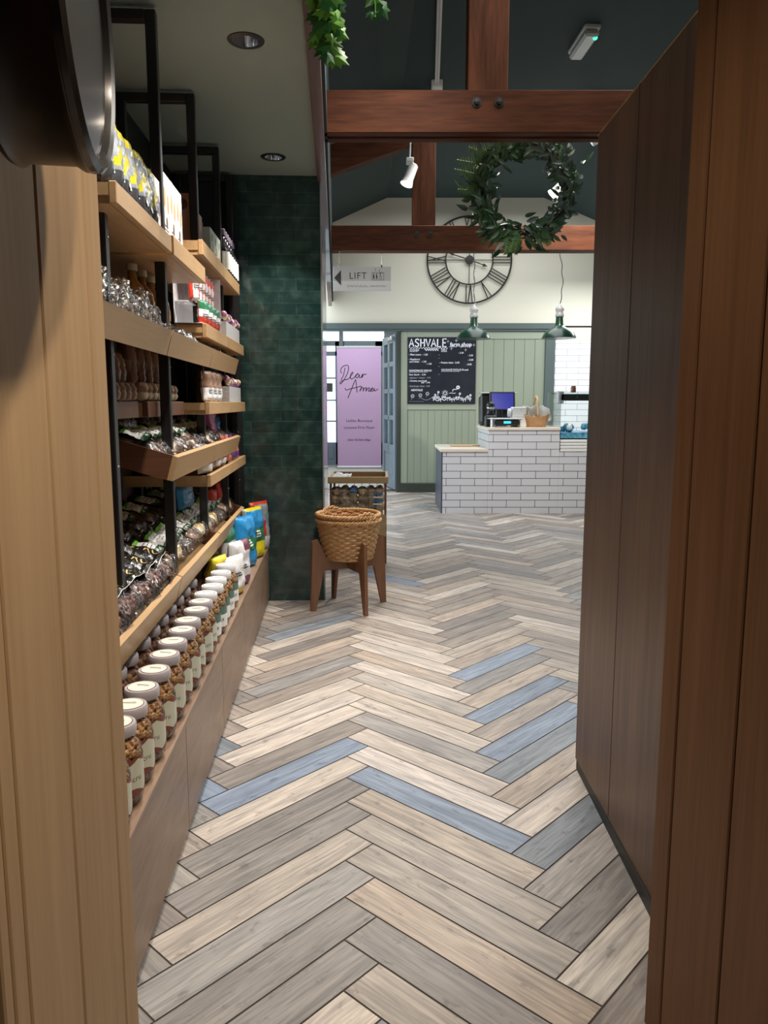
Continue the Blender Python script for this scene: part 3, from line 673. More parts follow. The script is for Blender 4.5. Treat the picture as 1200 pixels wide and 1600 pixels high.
# ================================================================== DRUM CLOCK on left wall
dn = Vector((math.cos(R(11)), math.sin(R(11)), 0)); dpos = Vector((-0.29, 0.80, 1.535)) - dn*0.078
dc = thing('drum_clock', 'round black drum wall clock on the left plank wall', 'clock', dpos, 0, None, (0, PI/2, R(11)))
MB().lathe([(0.0, 0.0), (0.150, 0.0), (0.153, 0.006), (0.149, 0.012), (0.149, 0.060), (0.154, 0.068), (0.155, 0.076)], 80).obj('case', 'clock_black', dc, 'auto')
MB().lathe([(0.155, 0.074), (0.1545, 0.082), (0.149, 0.086), (0.142, 0.083), (0.138, 0.070), (0.134, 0.045)], 80, caps=False).obj('rim', 'clock_rim', dc, 'auto')
MB().lathe([(0.0, 0.045), (0.136, 0.045)], 64).obj('dial', 'clock_face', dc)
for k in range(12):
    T = Matrix.Rotation(k*PI/6, 4, 'Z'); MB().box(-0.004, 0.004, 0.100, 0.125, 0.0455, 0.047, 0, T).obj('hour_mark', 'clock_rim', dc)
MB().box(-0.003, 0.003, -0.01, 0.095, 0.051, 0.053, 0, Matrix.Rotation(R(70), 4, 'Z')).obj('hand', 'clock_black', dc)
MB().box(-0.004, 0.004, -0.01, 0.065, 0.048, 0.050, 0, Matrix.Rotation(R(-130), 4, 'Z')).obj('hand', 'clock_black', dc)
MB().lathe([(0.010, 0.046), (0.010, 0.056), (0, 0.057)], 16).obj('hub', 'clock_black', dc)
MB().lathe([(0.0, 0.0665), (0.1375, 0.066)], 64).obj('glass', 'clock_glass', dc, True)
MB().cyl((0, 0, -0.05), (0, 0, 0.001), 0.03, n=20).obj('wall_bracket', 'clock_black', dc)

# ================================================================== RACK, SHELVES, TRAYS, CABINETS
SU = -0.555; UT = [1.985, 2.64, 3.30, 3.94, 4.385]
for i, t in enumerate(UT):
    near = ['at the near end by the plank wall', 'second from the plank wall', 'third from the plank wall, middle of the rack', 'fourth from the plank wall', 'at the far end against the tiled pillar'][i]
    f = thing('rack_frame', 'black steel shelf frame, ' + near, 'rack frame', S(SU, t, 0), TH, 'black steel frames of the shelf rack')
    h = 0.0165
    MB().rbox(-h*2, 0, -h, h, 0.326, 2.366, 0.003).box(-h*2, 0.0008, -h*0.9, -h*0.9+0.0005, 0.4, 0.401).obj('upright', 'black_metal', f)
    MB().rbox(-0.305, -0.272, -h, h, 0.326, 2.366, 0.003).obj('upright', 'black_metal', f)
    MB().rbox(-0.272, -0.033, -h, h, 2.333, 2.366, 0.003).obj('top_bar', 'black_metal', f)
    for zz in (0.72, 0.99, 1.27, 1.55): MB().ball((0.0, 0, zz), 0.0035, n=8, m_=4).obj('bolt', 'steel', f)
def shelf(t0, t1, z0, z1, label, s0=-0.86, s1=-0.50, dk=True, lip=0.0, mat='shelf_oak'):
    o = thing('display_shelf', label, 'shelf', S(s1, t0, z0), TH, 'oak shelf boxes on the black rack')
    D = s0-s1; Ln = t1-t0; H = z1-z0
    MB().rbox(-0.018, 0, 0, Ln, 0, H, 0.002).obj('front_board', mat, o)
    MB().box(D, -0.018, 0.004, Ln-0.004, 0.0, 0.018).obj('base_board', 'shelf_oak', o)
    for a in (0, Ln-0.012): MB().box(D, -0.0185, a, a+0.012, 0.018, H-0.004 - (0.0 if lip == 0 else 0.01)).obj('end_board', 'shelf_oak', o)
    return o
shelf(1.88, 2.475, 1.605, 1.655, 'thick oak top shelf at the near end carrying the yellow and grey pouches')
shelf(2.505, 3.085, 1.605, 1.665, 'thick oak top shelf carrying the tall white biscuit cartons')
shelf(3.135, 3.70, 1.722, 1.780, 'raised oak top shelf carrying brown and pale green cartons', s1=-0.515)
shelf(3.705, 4.28, 1.722, 1.780, 'raised oak top shelf beside the tiled pillar carrying labelled bottles', s1=-0.515)
shelf(3.14, 3.74, 1.408, 1.462, 'oak shelf below the raised pair, holding red and white hanging packets', s1=-0.51)
shelf(3.745, 4.36, 1.408, 1.462, 'oak shelf at the pillar holding white lolly boxes, upper of the lolly shelves', s1=-0.51)
shelf(3.15, 3.74, 1.105, 1.156, 'eye-level oak shelf holding small white and brown pouches', s1=-0.51)
shelf(3.745, 4.36, 1.105, 1.156, 'eye-level oak shelf at the pillar holding a white lolly box', s1=-0.51)
shelf(3.13, 3.70, 0.815, 0.863, 'low oak shelf holding white packets under the slanted tray', s1=-0.51)
shelf(3.705, 4.32, 0.815, 0.863, 'low oak shelf at the pillar holding coral and purple packets', s1=-0.51)
shelf(1.88, 2.47, 1.105, 1.156, 'shaded oak shelf behind the near tray with wrapped bars', s1=-0.62, mat='tray_end_and_shade')  # front board coloured dark to stand for shade on the oak
shelf(2.51, 3.09, 1.105, 1.156, 'shaded oak shelf behind the tray with brown biscuit bags', s1=-0.60, mat='tray_end_and_shade')  # shade likewise put into the dark front colour
shelf(2.51, 3.09, 1.395, 1.430, 'oak shelf under the tall cartons holding sauce bottles', s1=-0.60)

SL = 0.30      # slope of the tray floors
def tray(t0, t1, zt, label, depth=0.32):
    """zt: top of the front lip; tray slopes down to the front"""
    o = thing('display_tray', label, 'tray', S(-0.50, t0, zt), TH, 'slanted oak display trays')
    Ln = t1-t0; lp = 0.075
    MB().prism([(0, 0), (-0.016, 0.006), (-0.037, -lp+0.004), (-0.021, -lp)], 'Y', 0.001, Ln-0.001).obj('front_board', 'tray_oak', o)
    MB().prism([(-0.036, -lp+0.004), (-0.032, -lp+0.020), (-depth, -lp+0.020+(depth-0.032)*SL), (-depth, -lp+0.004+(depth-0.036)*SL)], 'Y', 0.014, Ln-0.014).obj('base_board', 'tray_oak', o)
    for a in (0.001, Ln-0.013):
        MB().prism([(-0.016, 0.006), (-0.0365, -lp+0.003), (-depth, -lp+0.0+(depth-0.036)*SL), (-depth, 0.006+(depth-0.016)*SL)], 'Y', a, a+0.012).obj('side_board', 'tray_end_and_shade', o)
    return o
T2 = [(1.66, 2.44), (2.447, 3.235), (3.242, 4.05)]; T4 = [(2.45, 3.245), (3.25, 4.04)]; T5 = [(1.65, 2.445), (2.452, 3.275), (3.282, 4.12)]
for (a, b_), w_ in zip(T2, ('nearest the plank wall', 'middle of the row', 'nearest the tiled pillar')): tray(a, b_, 1.37, 'upper slanted oak tray seen from below with clear crinkled bags, ' + w_)
for (a, b_), w_ in zip(T4, ('its dark end board facing the camera', 'the further one of the pair')): tray(a, b_, 0.981, 'middle-height slanted tray of dark stickered bags, ' + w_)
for (a, b_), w_ in zip(T5, ('with black and gold banded bags, nearest the plank wall', 'in the middle of the bottom row', 'nearest the pillar in the bottom row')): tray(a, b_, 0.598, 'lowest slanted tray above the jars, ' + w_)

# cabinets under everything
SEAM = [0.75, 1.33, 1.955, 2.60, 3.24, 3.93, 4.425]
for i in range(6):
    a, b_ = SEAM[i], SEAM[i+1]
    o = thing('base_cabinet', 'low brown wood cabinet under the jars, %s' % ['hidden behind the plank wall', 'nearest visible unit', 'second visible unit', 'third visible unit', 'fourth visible unit', 'last narrow unit at the tiled pillar'][i], 'cabinet', S(-0.405, a, 0), TH, 'row of low wooden cabinets')
    MB().box(-0.46, -0.022, 0.002, b_-a-0.002, 0.0, 0.306).obj('body', 'groove_dark', o)
    MB().rbox(-0.020, 0, 0.0018, b_-a-0.0018, 0.022, 0.306, 0.0015).obj('front_panel', 'cabinet_wood', o)
o = MB().rbox(-0.46, 0.002, 0, 4.425-0.75, 0.308, 0.325, 0.0015).obj('cabinet_worktop', 'cabinet_wood'); o.location = S(-0.405, 0.75, 0); o.rotation_euler = (0, 0, TH)
tag(o, 'long brown wooden top running over the low cabinets, jars standing on it', 'worktop')

# ------------------------------------------------------------------ jars
def make_jar(label, kind):
    o = thing('granola_jar', label, 'jar', (0, 0, 0), 0, 'jars on the low cabinets')
    g = [(0.030, 0.001), (0.040, 0.004), (0.0475, 0.018), (0.0490, 0.040), (0.0490, 0.112), (0.046, 0.130), (0.037, 0.147), (0.033, 0.152), (0.033, 0.162)]
    MB().lathe(g, 32, caps=False).obj('jar_body', 'jar_clear', o, True)
    # contents, lumpy
    mb = MB(); n = 40; vs = []; fs = []
    pr = [(0.0, 0.003), (0.028, 0.004), (0.038, 0.007), (0.0450, 0.018), (0.0468, 0.03), (0.0468, 0.05), (0.0468, 0.07), (0.0468, 0.09), (0.0468, 0.105), (0.0455, 0.118), (0.0425, 0.130), (0.034, 0.141), (0.015, 0.144), (0.0, 0.145)]
    for (r, z) in pr:
        for k in range(n):
            a = 2*PI*k/n; q = r*(1 - 0.07*max(0, noise.noise(Vector((math.cos(a)*3.2, math.sin(a)*3.2, z*75)))))
            vs.append((q*math.cos(a), q*math.sin(a), z))
    for j in range(len(pr)-1):
        for k in range(n): fs.append((j*n+k, j*n+(k+1) % n, (j+1)*n+(k+1) % n, (j+1)*n+k))
    up = [0 if (vs[f[0]][2] > 0.085) else 1 for f in fs]
    mb.add(vs, fs, up).obj('contents', ['granola', 'muesli'] if kind < 2 else ['granola_dark', 'granola_dark'], o, True)
    # label band with a wavy brown edge
    def band(z0, z1, rr, a0, a1, n_=28, wave=0.0, ph=0.0):
        vs = []; fs = []
        for k in range(n_+1):
            a = a0+(a1-a0)*k/n_; zz0 = z0 + wave*abs(math.sin(a*2.5+ph)); zz1 = z1 - wave*abs(math.sin(a*2.5+ph+0.8))
            vs += [(rr*math.cos(a), rr*math.sin(a), zz0), (rr*math.cos(a), rr*math.sin(a), zz1)]
        for k in range(n_): fs.append((2*k, 2*k+2, 2*k+3, 2*k+1))
        return vs, fs
    mb = MB(); a0, a1 = R(-150), R(75)
    if kind == 0:
        v, f = band(0.030, 0.108, 0.0494, a0, a1); mb.add(v, f, 1)
        v, f = band(0.033, 0.107, 0.0497, a0, a1, 40, 0.012, 0.4); mb.add(v, f, 0)
        mats = ['label_cream', 'lid_ring', 'print_dark']
    else:
        v, f = band(0.030, 0.075, 0.0494, a0, a1); mb.add(v, f, 0)
        v, f = band(0.075, 0.105, 0.0494, a0, a1); mb.add(v, f, 1)
        mats = ['paper_white', 'label_green', 'print_dark']
    word = {0: 'scru', 1: 'GR', 2: ''}[kind]
    c0 = R(-38); rr = 0.0500
    if word:
        mb.text(word, 0.017, None, 2, warp=lambda x, y: (rr*math.cos(c0+x/rr), rr*math.sin(c0+x/rr), (0.066 if kind == 0 else 0.055)+y), spacing=1.1)
    mb.obj('jar_label', mats, o)
    lid = MB().lathe([(0.034, 0.152), (0.0385, 0.153), (0.0395, 0.156), (0.0395, 0.172), (0.0375, 0.176), (0.0, 0.176)], 36).obj('lid', 'lid_grey' if kind != 1 else 'sign_white', o, 'auto')
    MB().lathe([(0.0, 0.1768), (0.0325, 0.1768)], 32, mi=1).lathe([(0.0, 0.1772), (0.0305, 0.1772)], 32).box(-0.016, 0.014, 0.008, 0.0095, 0.1773, 0.1777, 2).box(-0.012, 0.016, 0.003, 0.0042, 0.1773, 0.1777, 2).obj('lid_label', ['lid_label' if kind == 0 else 'paper_white', 'lid_ring' if kind == 0 else 'print_dark', 'print_dark'], lid)
    return o
jt = [1.43, 1.53, 1.626, 1.732, 1.850, 1.968, 2.078, 2.186, 2.288, 2.408, 2.510, 2.620, 2.732, 2.844, 2.957, 3.09]
protos = {}
for i, t in enumerate(jt):
    kind = 0 if i < 11 else 1
    lab = ('front-row jar of golden clusters with cream label, %s from the plank wall' % ORD[i]) if kind == 0 else ('white-lidded jar with green and white label, %s of five in the front row' % ORD[i-11])
    loc = S(-0.455+random.uniform(-.003, .003), t, 0.3255)
    if kind not in protos: o = protos[kind] = make_jar(lab, kind); o.location = loc; o.rotation_euler = (0, 0, TH)
    else: dup(protos[kind], loc, (0, 0, TH+random.uniform(-0.25, 0.25)), lab)
for i, t in enumerate([1.62, 1.74, 1.855, 1.966, 2.10, 2.215, 2.33, 2.45, 2.57, 2.69, 2.82]):
    lab = 'dark jar behind the front row of jars, %s from the plank wall' % ORD[i]
    loc = S(-0.562, t, 0.3255)
    if 2 not in protos: o = protos[2] = make_jar(lab, 2); o.location = loc
    else: dup(protos[2], loc, (0, 0, random.uniform(0, 3)), lab)

# ------------------------------------------------------------------ pillow bags
def surf(w, l, h, seed, cr):
    """height of the top surface of a filled bag; u, v in -1..1"""
    def f(x, y):
        u, v = min(1, abs(2*x/w)), min(1, abs(2*y/l))
        e = (1-u**4)**0.5*(1-v**5)**0.5 if u < 1 and v < 1 else 0
        n = noise.noise(Vector((x*22+seed, y*22, seed*1.7))) * 0.35 + noise.noise(Vector((x*60+seed, y*60, seed)))*0.16
        c = cr*(noise.noise(Vector((x*95, y*95+seed, seed)))*0.010 + abs(noise.noise(Vector((x*45+9, y*45+seed, seed))))*0.014)
        return h*e*(0.85+n) + c*(0.4+0.6*e) + 0.0008
    return f
def pillow(w, l, h, seed, cr=0.3, nx=14, ny=22, matfn=None, und=0.35, tw=0.0):
    f = surf(w, l, h, seed, cr); mb = MB(); vs = []; fs = []; mi = []
    for side in (1, -1):
        for j in range(ny+1):
            y = -l/2+l*j/ny
            nar = 1 - 0.10*math.exp(-((abs(y)-l/2)/(0.12*l))**2)*0
            for i in range(nx+1):
                x = (-w/2+w*i/nx)*nar
                z = f(x, y) if side == 1 else -f(x, y)*und
                jx = 0.0
                if j in (0, ny): jx = 0.003*math.sin(i*2.3+seed)*cr
                vs.append((x, y+jx, z))
    N = (nx+1)*(ny+1)
    for j in range(ny):
        for i in range(nx):
            a = j*(nx+1)+i; q = (a, a+1, a+nx+2, a+nx+1)
            m_ = matfn((i+0.5)/nx, (j+0.5)/ny) if matfn else 0
            fs += [q, tuple(N+k for k in q[::-1])]; mi += [m_, m_]
    for i in range(nx): fs += [(i, N+i, N+i+1, i+1), (ny*(nx+1)+i, ny*(nx+1)+i+1, N+ny*(nx+1)+i+1, N+ny*(nx+1)+i)]; mi += [mi[0] if not matfn else matfn((i+.5)/nx, 0.01), matfn((i+.5)/nx, .99) if matfn else 0]
    for j in range(ny): a = j*(nx+1); c = a+nx; fs += [(a, a+nx+1, N+a+nx+1, N+a), (c, N+c, N+c+nx+1, c+nx+1)]; mi += [0, 0]
    return mb.add(vs, fs, mi), f
def patch(mb, f, x0, x1, y0, y1, eps, mi, nx=12, ny=8):
    vs = []; fs = []
    for j in range(ny+1):
        for i in range(nx+1):
            x = x0+(x1-x0)*i/nx; y = y0+(y1-y0)*j/ny; vs.append((x, y, f(x, y)+eps))
    for j in range(ny):
        for i in range(nx): a = j*(nx+1)+i; fs.append((a, a+1, a+nx+2, a+nx+1))
    mb.add(vs, fs, mi)
def lying_bag(name, label, cat, group, w, l, h, seed, contents, style, film='film'):
    """long axis = local y; local +y end is the upper (back) end when laid on a tray"""
    o = thing(name, label, cat, (0, 0, 0), 0, group)
    c, _ = pillow(w*0.86, l*0.84, h*0.85, seed, 0.0, 14, 22, None, 0.7); c.obj('contents', contents, o, True)
    p, f = pillow(w, l, h, seed, 0.35 if film == 'film' else 1.5, 20, 30, None, 0.7); p.obj('film', film, o, True)
    if style == 'green':
        f0 = surf(w, l, h, seed, 0.0); f = lambda x, y: f0(x, y)+0.0095
        mb = MB(); y0 = -l*0.17
        patch(mb, f, -w*0.42, w*0.42, y0+0.055, y0+0.068, 0.0025, 1); patch(mb, f, -w*0.42, w*0.42, y0, y0+0.055, 0.0025, 0); patch(mb, f, -w*0.42, w*0.42, y0-0.022, y0, 0.0025, 2)
        for q in range(3): patch(mb, f, -w*0.30, w*0.1, y0+0.012+q*0.013, y0+0.0145+q*0.013, 0.004, 3, 4, 1)
        for q in range(5): patch(mb, f, -w*0.3+q*w*0.12, -w*0.3+q*w*0.12+w*0.05, y0-0.016, y0-0.006, 0.004, 0, 1, 2)
        mb.obj('label_sticker', ['paper_white', 'label_lime', 'label_dkgreen', 'print_dark'], o)
        mb = MB(); patch(mb, f, -w*0.46, w*0.46, y0+0.069, l*0.47, 0.002, 0, 8, 6)
        patch(mb, f, -w*0.2, w*0.1, y0+0.088, y0+0.093, 0.004, 1, 4, 1)
        mb.obj('header', ['black_film', 'sign_white'], o)
    elif style == 'gold':
        f0 = surf(w, l, h*1.03, seed, 0.0); f = lambda x, y: f0(x, y)+0.011
        mb = MB(); patch(mb, f, -w*0.49, w*0.49, -l*0.30, l*0.17, 0.0025, 0, 12, 12); patch(mb, f, -w*0.49, w*0.49, -l*0.308, -l*0.303, 0.003, 2, 12, 1)
        for s_, yy in (('IRI', 0.055), ('RO', -0.185)):
            # lettering reads across the long axis
            mb.text(s_, 0.050, None, 1, warp=lambda x, y, yy=yy: (y*0.95-0.01, -x*0.9+l*yy, f(y*0.95-0.01, -x*0.9+l*yy)+0.0045), spacing=0.95)
        mb.obj('label_band', ['black_film', 'gold_print', 'paper_white'], o)
    return o
def lay(o, zt, t, up, yaw=0.0, lift=0.0, s_off=0.0):
    """place a lying bag on a tray; up = distance of the bag centre behind the front lip"""
    s = -0.50 - up + s_off; z = zt - 0.055 + (up-0.032)*SL + 0.020 + lift
    o.location = S(s, t, z)
    # local y -> -s direction sloping up
    Rm = Matrix.Rotation(TH, 4, 'Z') @ Matrix.Rotation(math.atan(SL), 4, 'Y') @ Matrix.Rotation(PI/2+yaw, 4, 'Z')
    o.rotation_euler = Rm.to_euler()
G4 = 'dark snack bags on the middle tray'; G5 = 'snack bags on the lowest tray'; G2 = 'clear crinkled bags on the upper tray'
conts = ['dark_sweets', 'pale_sweets', 'dark_sweets', 'brown_biscuit', 'yellow_sweets', 'choc_rock', 'pale_sweets', 'dark_sweets']
PB = {}
def bag(key, **kw):
    lab = kw['label']
    if key in PB: return dup(PB[key], (0, 0, 0), None, lab)
    PB[key] = lying_bag(**kw); return PB[key]
# middle tray: 8 across, two deep
for i in range(9):
    t = 2.53 + i*0.178
    c = ['dark_sweets', 'pale_sweets', 'dark_sweets', 'brown_biscuit'][i % 4]
    o = bag(('m', c), name='snack_bag', label='snack bag with lime and white sticker on the middle tray, %s from near end' % ORD[i], cat='snack bag', group=G4, w=0.155, l=0.27, h=0.044, seed=3+i, contents=c, style='green')
    lay(o, 0.981, t, 0.172, random.uniform(-0.10, 0.10), 0.028)
for i in range(5):
    o = bag(('mb', 0), name='snack_bag', label='plain dark bag behind the stickered row on the middle tray, %s from near end' % ORD[i], cat='snack bag', group=G4, w=0.14, l=0.22, h=0.04, seed=20, contents='dark_sweets', style='none')
    lay(o, 0.981, 2.58+i*0.30, 0.275, random.uniform(-0.3, 0.3), 0.085)
# lowest tray: gold-banded bags near, then stickered bags in two rows
for i, t in enumerate((1.82, 1.97, 2.12, 2.26, 2.40)):
    o = bag(('g', 0), name='rock_bag', label='chocolate bag with black band and gold lettering, lowest tray, %s from the plank wall' % ORD[i], cat='sweet bag', group='gold lettered bags on the lowest tray', w=0.17, l=0.27, h=0.055, seed=31, contents='choc_rock', style='gold', film='film')
    lay(o, 0.598, t, 0.145, random.uniform(-0.12, 0.12), 0.045, 0.0)
for i in range(10):
    t = 2.565 + i*0.163
    c = ['pale_sweets', 'yellow_sweets', 'dark_sweets', 'brown_biscuit', 'yellow_sweets'][i % 5]
    o = bag(('l', c), name='snack_bag', label='stickered snack bag at the front of the lowest tray, %s past the gold-lettered bags' % ORD[i], cat='snack bag', group=G5, w=0.148, l=0.25, h=0.046, seed=40+i, contents=c, style='green')
    lay(o, 0.598, t, 0.162, random.uniform(-0.08, 0.08), 0.034)
for i in range(10):
    t = 1.95 + i*0.215
    c = ['dark_sweets', 'brown_biscuit'][i % 2]
    o = bag(('lb', c), name='snack_bag', label='shaded snack bag in the back row of the lowest tray, %s from the plank wall' % ORD[i], cat='snack bag', group=G5, w=0.15, l=0.24, h=0.046, seed=50+i, contents=c, style='green')
    lay(o, 0.598, t, 0.315, random.uniform(-0.15, 0.15), 0.060)
# upper tray: clear crinkly bags showing above the lip
for i in range(11):
    t = 1.74 + i*0.21
    big = i < 4
    k = 'big' if big else 'small'
    o = bag(('u', k), name='cellophane_bag', label='clear crinkled cellophane bag poking over the upper tray, %s from the plank wall' % ORD[i], cat='cellophane bag', group=G2, w=0.20, l=0.26, h=0.075 if big else 0.045, seed=60 if big else 64, contents='pale_sweets' if big else 'dark_sweets', style='none', film='film_crinkle')
    lay(o, 1.37, t, 0.172, random.uniform(-0.3, 0.3), 0.050 if big else 0.026)

# ------------------------------------------------------------------ standing pouches and packets
def standing(name, label, cat, group, w, h, d, seed, mats, matfn, printfn=None):
    """upright packet; local +x is its face, y its width, z up"""
    o = thing(name, label, cat, (0, 0, 0), 0, group)
    mb, f = pillow(w, h, d/2, seed, 0.35, 12, 18, matfn, 1.0)
    T = Matrix(((0, 0, 1, 0), (1, 0, 0, 0), (0, 1, 0, h/2), (0, 0, 0, 1)))
    mb.v = [T @ v for v in mb.v]
    mb.obj('pouch', mats, o, True)
    if printfn:
        m2 = MB(); names = printfn(m2, f)
        m2.v = [T @ v for v in m2.v]; m2.obj('printed_label', names, o)
    return o
def put(o, s, t, z, yaw=0.0, tilt=0.0):
    o.location = S(s, t, z)
    o.rotation_euler = (Matrix.Rotation(TH+yaw, 4, 'Z') @ Matrix.Rotation(tilt, 4, 'Y')).to_euler(); return o
def lbl(words, y, size, mat, extra=None):
    def fn(mb, f):
        if extra: extra(mb, f)
        [patch(mb, f, -size*1.1, size*(1.1-0.5*(q % 2)), y+q*size*0.42, y+q*size*0.42+size*0.20, 0.003, 0, 4, 1) for q in range(2)]
        return [mat, 'paper_white', 'label_green']
    return fn
# top shelf a: yellow/grey pouches over dark bands with white tabs
def fn_tab(mb, f):
    patch(mb, f, -0.018, 0.018, -0.056, -0.030, 0.004, 0, 4, 4)
    return ['paper_white', 'wrap_yellow']
p0 = None
for i in range(7):
    lab = 'yellow and grey pouch with dark base, top shelf, %s from the plank wall' % ORD[i]
    if p0 is None:
        p0 = standing('snack_pouch', lab, 'pouch', 'yellow and grey pouches on the top shelf', 0.10, 0.175, 0.05, 5, ['box_dark', 'wrap_grey', 'wrap_yellow'],
                      lambda u, v: 0 if v < 0.30 else (2 if (v > 0.86 or (v > 0.3+u*0.35 and v < 0.45+u*0.5)) else 1), fn_tab); o = p0
    else: o = dup(p0, (0, 0, 0), None, lab)
    put(o, -0.545+random.uniform(-.004, .004), 1.94+i*0.079, 1.657, random.uniform(-0.12, 0.12)+0.1, -0.07)
for i in range(5):
    lab = 'yellow pouch standing behind the front pouches on the top shelf, %s from plank wall' % ORD[i]
    o = dup(p0, (0, 0, 0), None, lab); put(o, -0.615, 1.98+i*0.10, 1.657+0.015, 0.2, -0.05)
# cartons
def carton(label, group, w, h, d, mats, dots, tt=''):
    """face toward local +x, side facing -y; dots: (face, u, v, ru, rv, matindex)"""
    o = thing('food_carton', label, 'carton', (0, 0, 0), 0, group)
    MB().rbox(-d, 0, 0, w, 0, h, 0.0015).obj('box', mats[0], o)
    mb = MB().add([(0.0004, 0.001, 0.001), (0.0004, w-0.001, 0.001), (0.0004, w-0.001, h-0.001), (0.0004, 0.001, h-0.001)], [(0, 1, 2, 3)], 0)
    for (fc, u, v, ru, rv, mi) in dots:
        vs = []
        for k in range(20):
            a = 2*PI*k/20; du, dv = ru*math.cos(a), rv*math.sin(a)
            vs.append((0.001, u*w+du, v*h+dv) if fc == 'f' else (-d*u+du, -0.0008, v*h+dv))
        mb.add(vs, [list(range(20))], mi)
    for k in range(4): mb.box(0.0006, 0.001, w*0.18, w*0.75-0.01*(k % 2), h*0.12+k*0.012, h*0.12+k*0.012+0.004, 3)
    if tt: mb.text(tt, 0.018, Matrix.Translation((0.0012, w/2, h*0.9)) @ Matrix(((0, 0, 1, 0), (1, 0, 0, 0), (0, 1, 0, 0), (0, 0, 0, 1))), 3)
    mb.obj('printed_face', [mats[1], mats[2], mats[3], 'print_dark'], o)
    return o
GC = 'biscuit and food cartons on the top shelves'
put(carton('white carton with two dark ovals beside the yellow pouches', GC, 0.100, 0.185, 0.06, ['box_pink', 'box_white', 'biscuit', 'plum_grey'], [('f', .3, .62, .020, .034, 1), ('f', .78, .55, .020, .034, 2)]), -0.562, 2.520, 1.667)
for i in range(3):
    put(carton('tall pink-sided white carton with round biscuit pictures, %s of three in the row' % ORD[i], GC, 0.104, 0.235, 0.09, ['box_pink', 'box_white', 'biscuit', 'cocoa'], [('f', .3, .68, .014, .034, 1), ('f', .75, .62, .014, .034, 1), ('f', .52, .34, .012, .02, 2), ('s', .35, .72, .03, .032, 2), ('s', .35, .72, .024, .026, 1), ('s', .4, .3, .024, .024, 1)]), -0.562, 2.665+i*0.106, 1.667)
put(carton('brown-pink carton lying at the back above the white cartons', GC, 0.22, 0.29, 0.10, ['box_pink', 'box_pink', 'biscuit', 'cocoa'], []), -0.71, 2.62, 1.667)
for i in range(2):
    put(carton('dusky brown carton with glass pictures on the raised top shelf, %s of two' % ORD[i], GC, 0.14, 0.215-0.03*i, 0.10, ['box_brown', 'box_brown', 'box_pink', 'cocoa'], [('f', .3, .7, .014, .03, 1), ('f', .7, .5, .014, .03, 2), ('s', .3, .8, .022, .022, 2), ('s', .55, .35, .02, .022, 2), ('s', .8, .7, .018, .022, 1)]), -0.592, 3.32+i*0.145, 1.782)
for i in range(3):
    put(carton('pale green carton with printed flowers on the raised top shelf, %s from near end' % ORD[i], GC, 0.105, 0.15, 0.08, ['box_mint', 'box_mint', 'wrap_green', 'biscuit'], [('f', .4, .75, .014, .018, 1), ('f', .6, .5, .012, .015, 2), ('f', .5, .12, .04, .012, 1)]), -0.560, 3.625+i*0.108, 1.782)
# bottles on raised shelf
def bottle(name, label, group, prof, lprof, mats, capz, capr, caph, lab=None):
    o = thing(name, label, 'bottle', (0, 0, 0), 0, group)
    MB().lathe(prof, 20).obj('bottle_body', mats[0], o, True)
    MB().lathe([(capr, capz), (capr, capz+caph), (capr*0.85, capz+caph+0.002), (0, capz+caph+0.002)], 16).obj('cap', mats[1], o, 'auto')
    if lprof: MB().lathe(lprof, 20, caps=False).obj('bottle_label', mats[2], o, True)
    return o
pb = None
for i in range(8):
    lab = 'dark bottle with white label on the raised top shelf, %s of eight toward the pillar' % ORD[i]
    if pb is None: o = pb = bottle('labelled_bottle', lab, 'bottles beside the tiled pillar', [(0.032, 0), (0.034, 0.004), (0.034, 0.115), (0.026, 0.135), (0.012, 0.155), (0.011, 0.19)], [(0.0345, 0.02), (0.0345, 0.105)], ['bottle_dark', 'plum_grey', 'paper_white'], 0.185, 0.014, 0.028)
    else: o = dup(pb, (0, 0, 0), None, lab)
    put(o, -0.555 if i < 6 else -0.64, (3.97+i*0.068) if i < 6 else (3.84+(i-6)*0.12), 1.782 if i < 6 else 1.782); 
# sauce bottles
pb = None
for i in range(4):
    lab = 'amber sauce bottle with cream cap under the tall cartons, %s from the near end' % ORD[i]
    if pb is None:
        o = pb = bottle('sauce_bottle', lab, 'sauce bottles on the shelf under the cartons', [(0.036, 0), (0.038, 0.005), (0.038, 0.075), (0.034, 0.09), (0.016, 0.112), (0.0135, 0.12), (0.0135, 0.15)], None, ['sauce', 'cap_cream'], 0.140, 0.018, 0.020)
        MB().box(0.0375, 0.0385, -0.014, 0.014, 0.02, 0.06).obj('bottle_label', 'sauce_light', o)
    else: o = dup(pb, (0, 0, 0), None, lab)
    put(o, -0.655, 2.60+i*0.125, 1.432)
# ------- hanging red and white packets on the shelf above eye level
pk = None
for i in range(10):
    top = i < 6
    lab = ('red and white packet in the upper display row, %s from the near end' if top else 'red and green packet in the lower display row, %s from the near end') % ORD[i if top else i-6]
    key = 0 if top else 1
    if i in (0, 6):
        pk = standing('snack_packet', lab, 'packet', 'red and white display packets', 0.072, 0.135 if top else 0.09, 0.022, 70+i, ['wrap_red', 'wrap_white', 'wrap_green' if not top else 'wrap_red', 'cocoa'],
             (lambda u, v: 1 if (abs(u-0.45) < 0.28 and v < 0.72) else (3 if v > 0.9 else 0)) if top else (lambda u, v: 2 if v > 0.6 else (1 if v > 0.3 else 0)), lbl('ham', -0.02, 0.02, 'print_dark')); o = pk
    else: o = dup(pk, (0, 0, 0), None, lab)
    put(o, -0.54 + (0.012 if not top else -0.02), 3.17+(i if top else (i-6)*1.35)*0.075, 1.463 + (0.09 if top else 0.0), -0.35, 0.0)
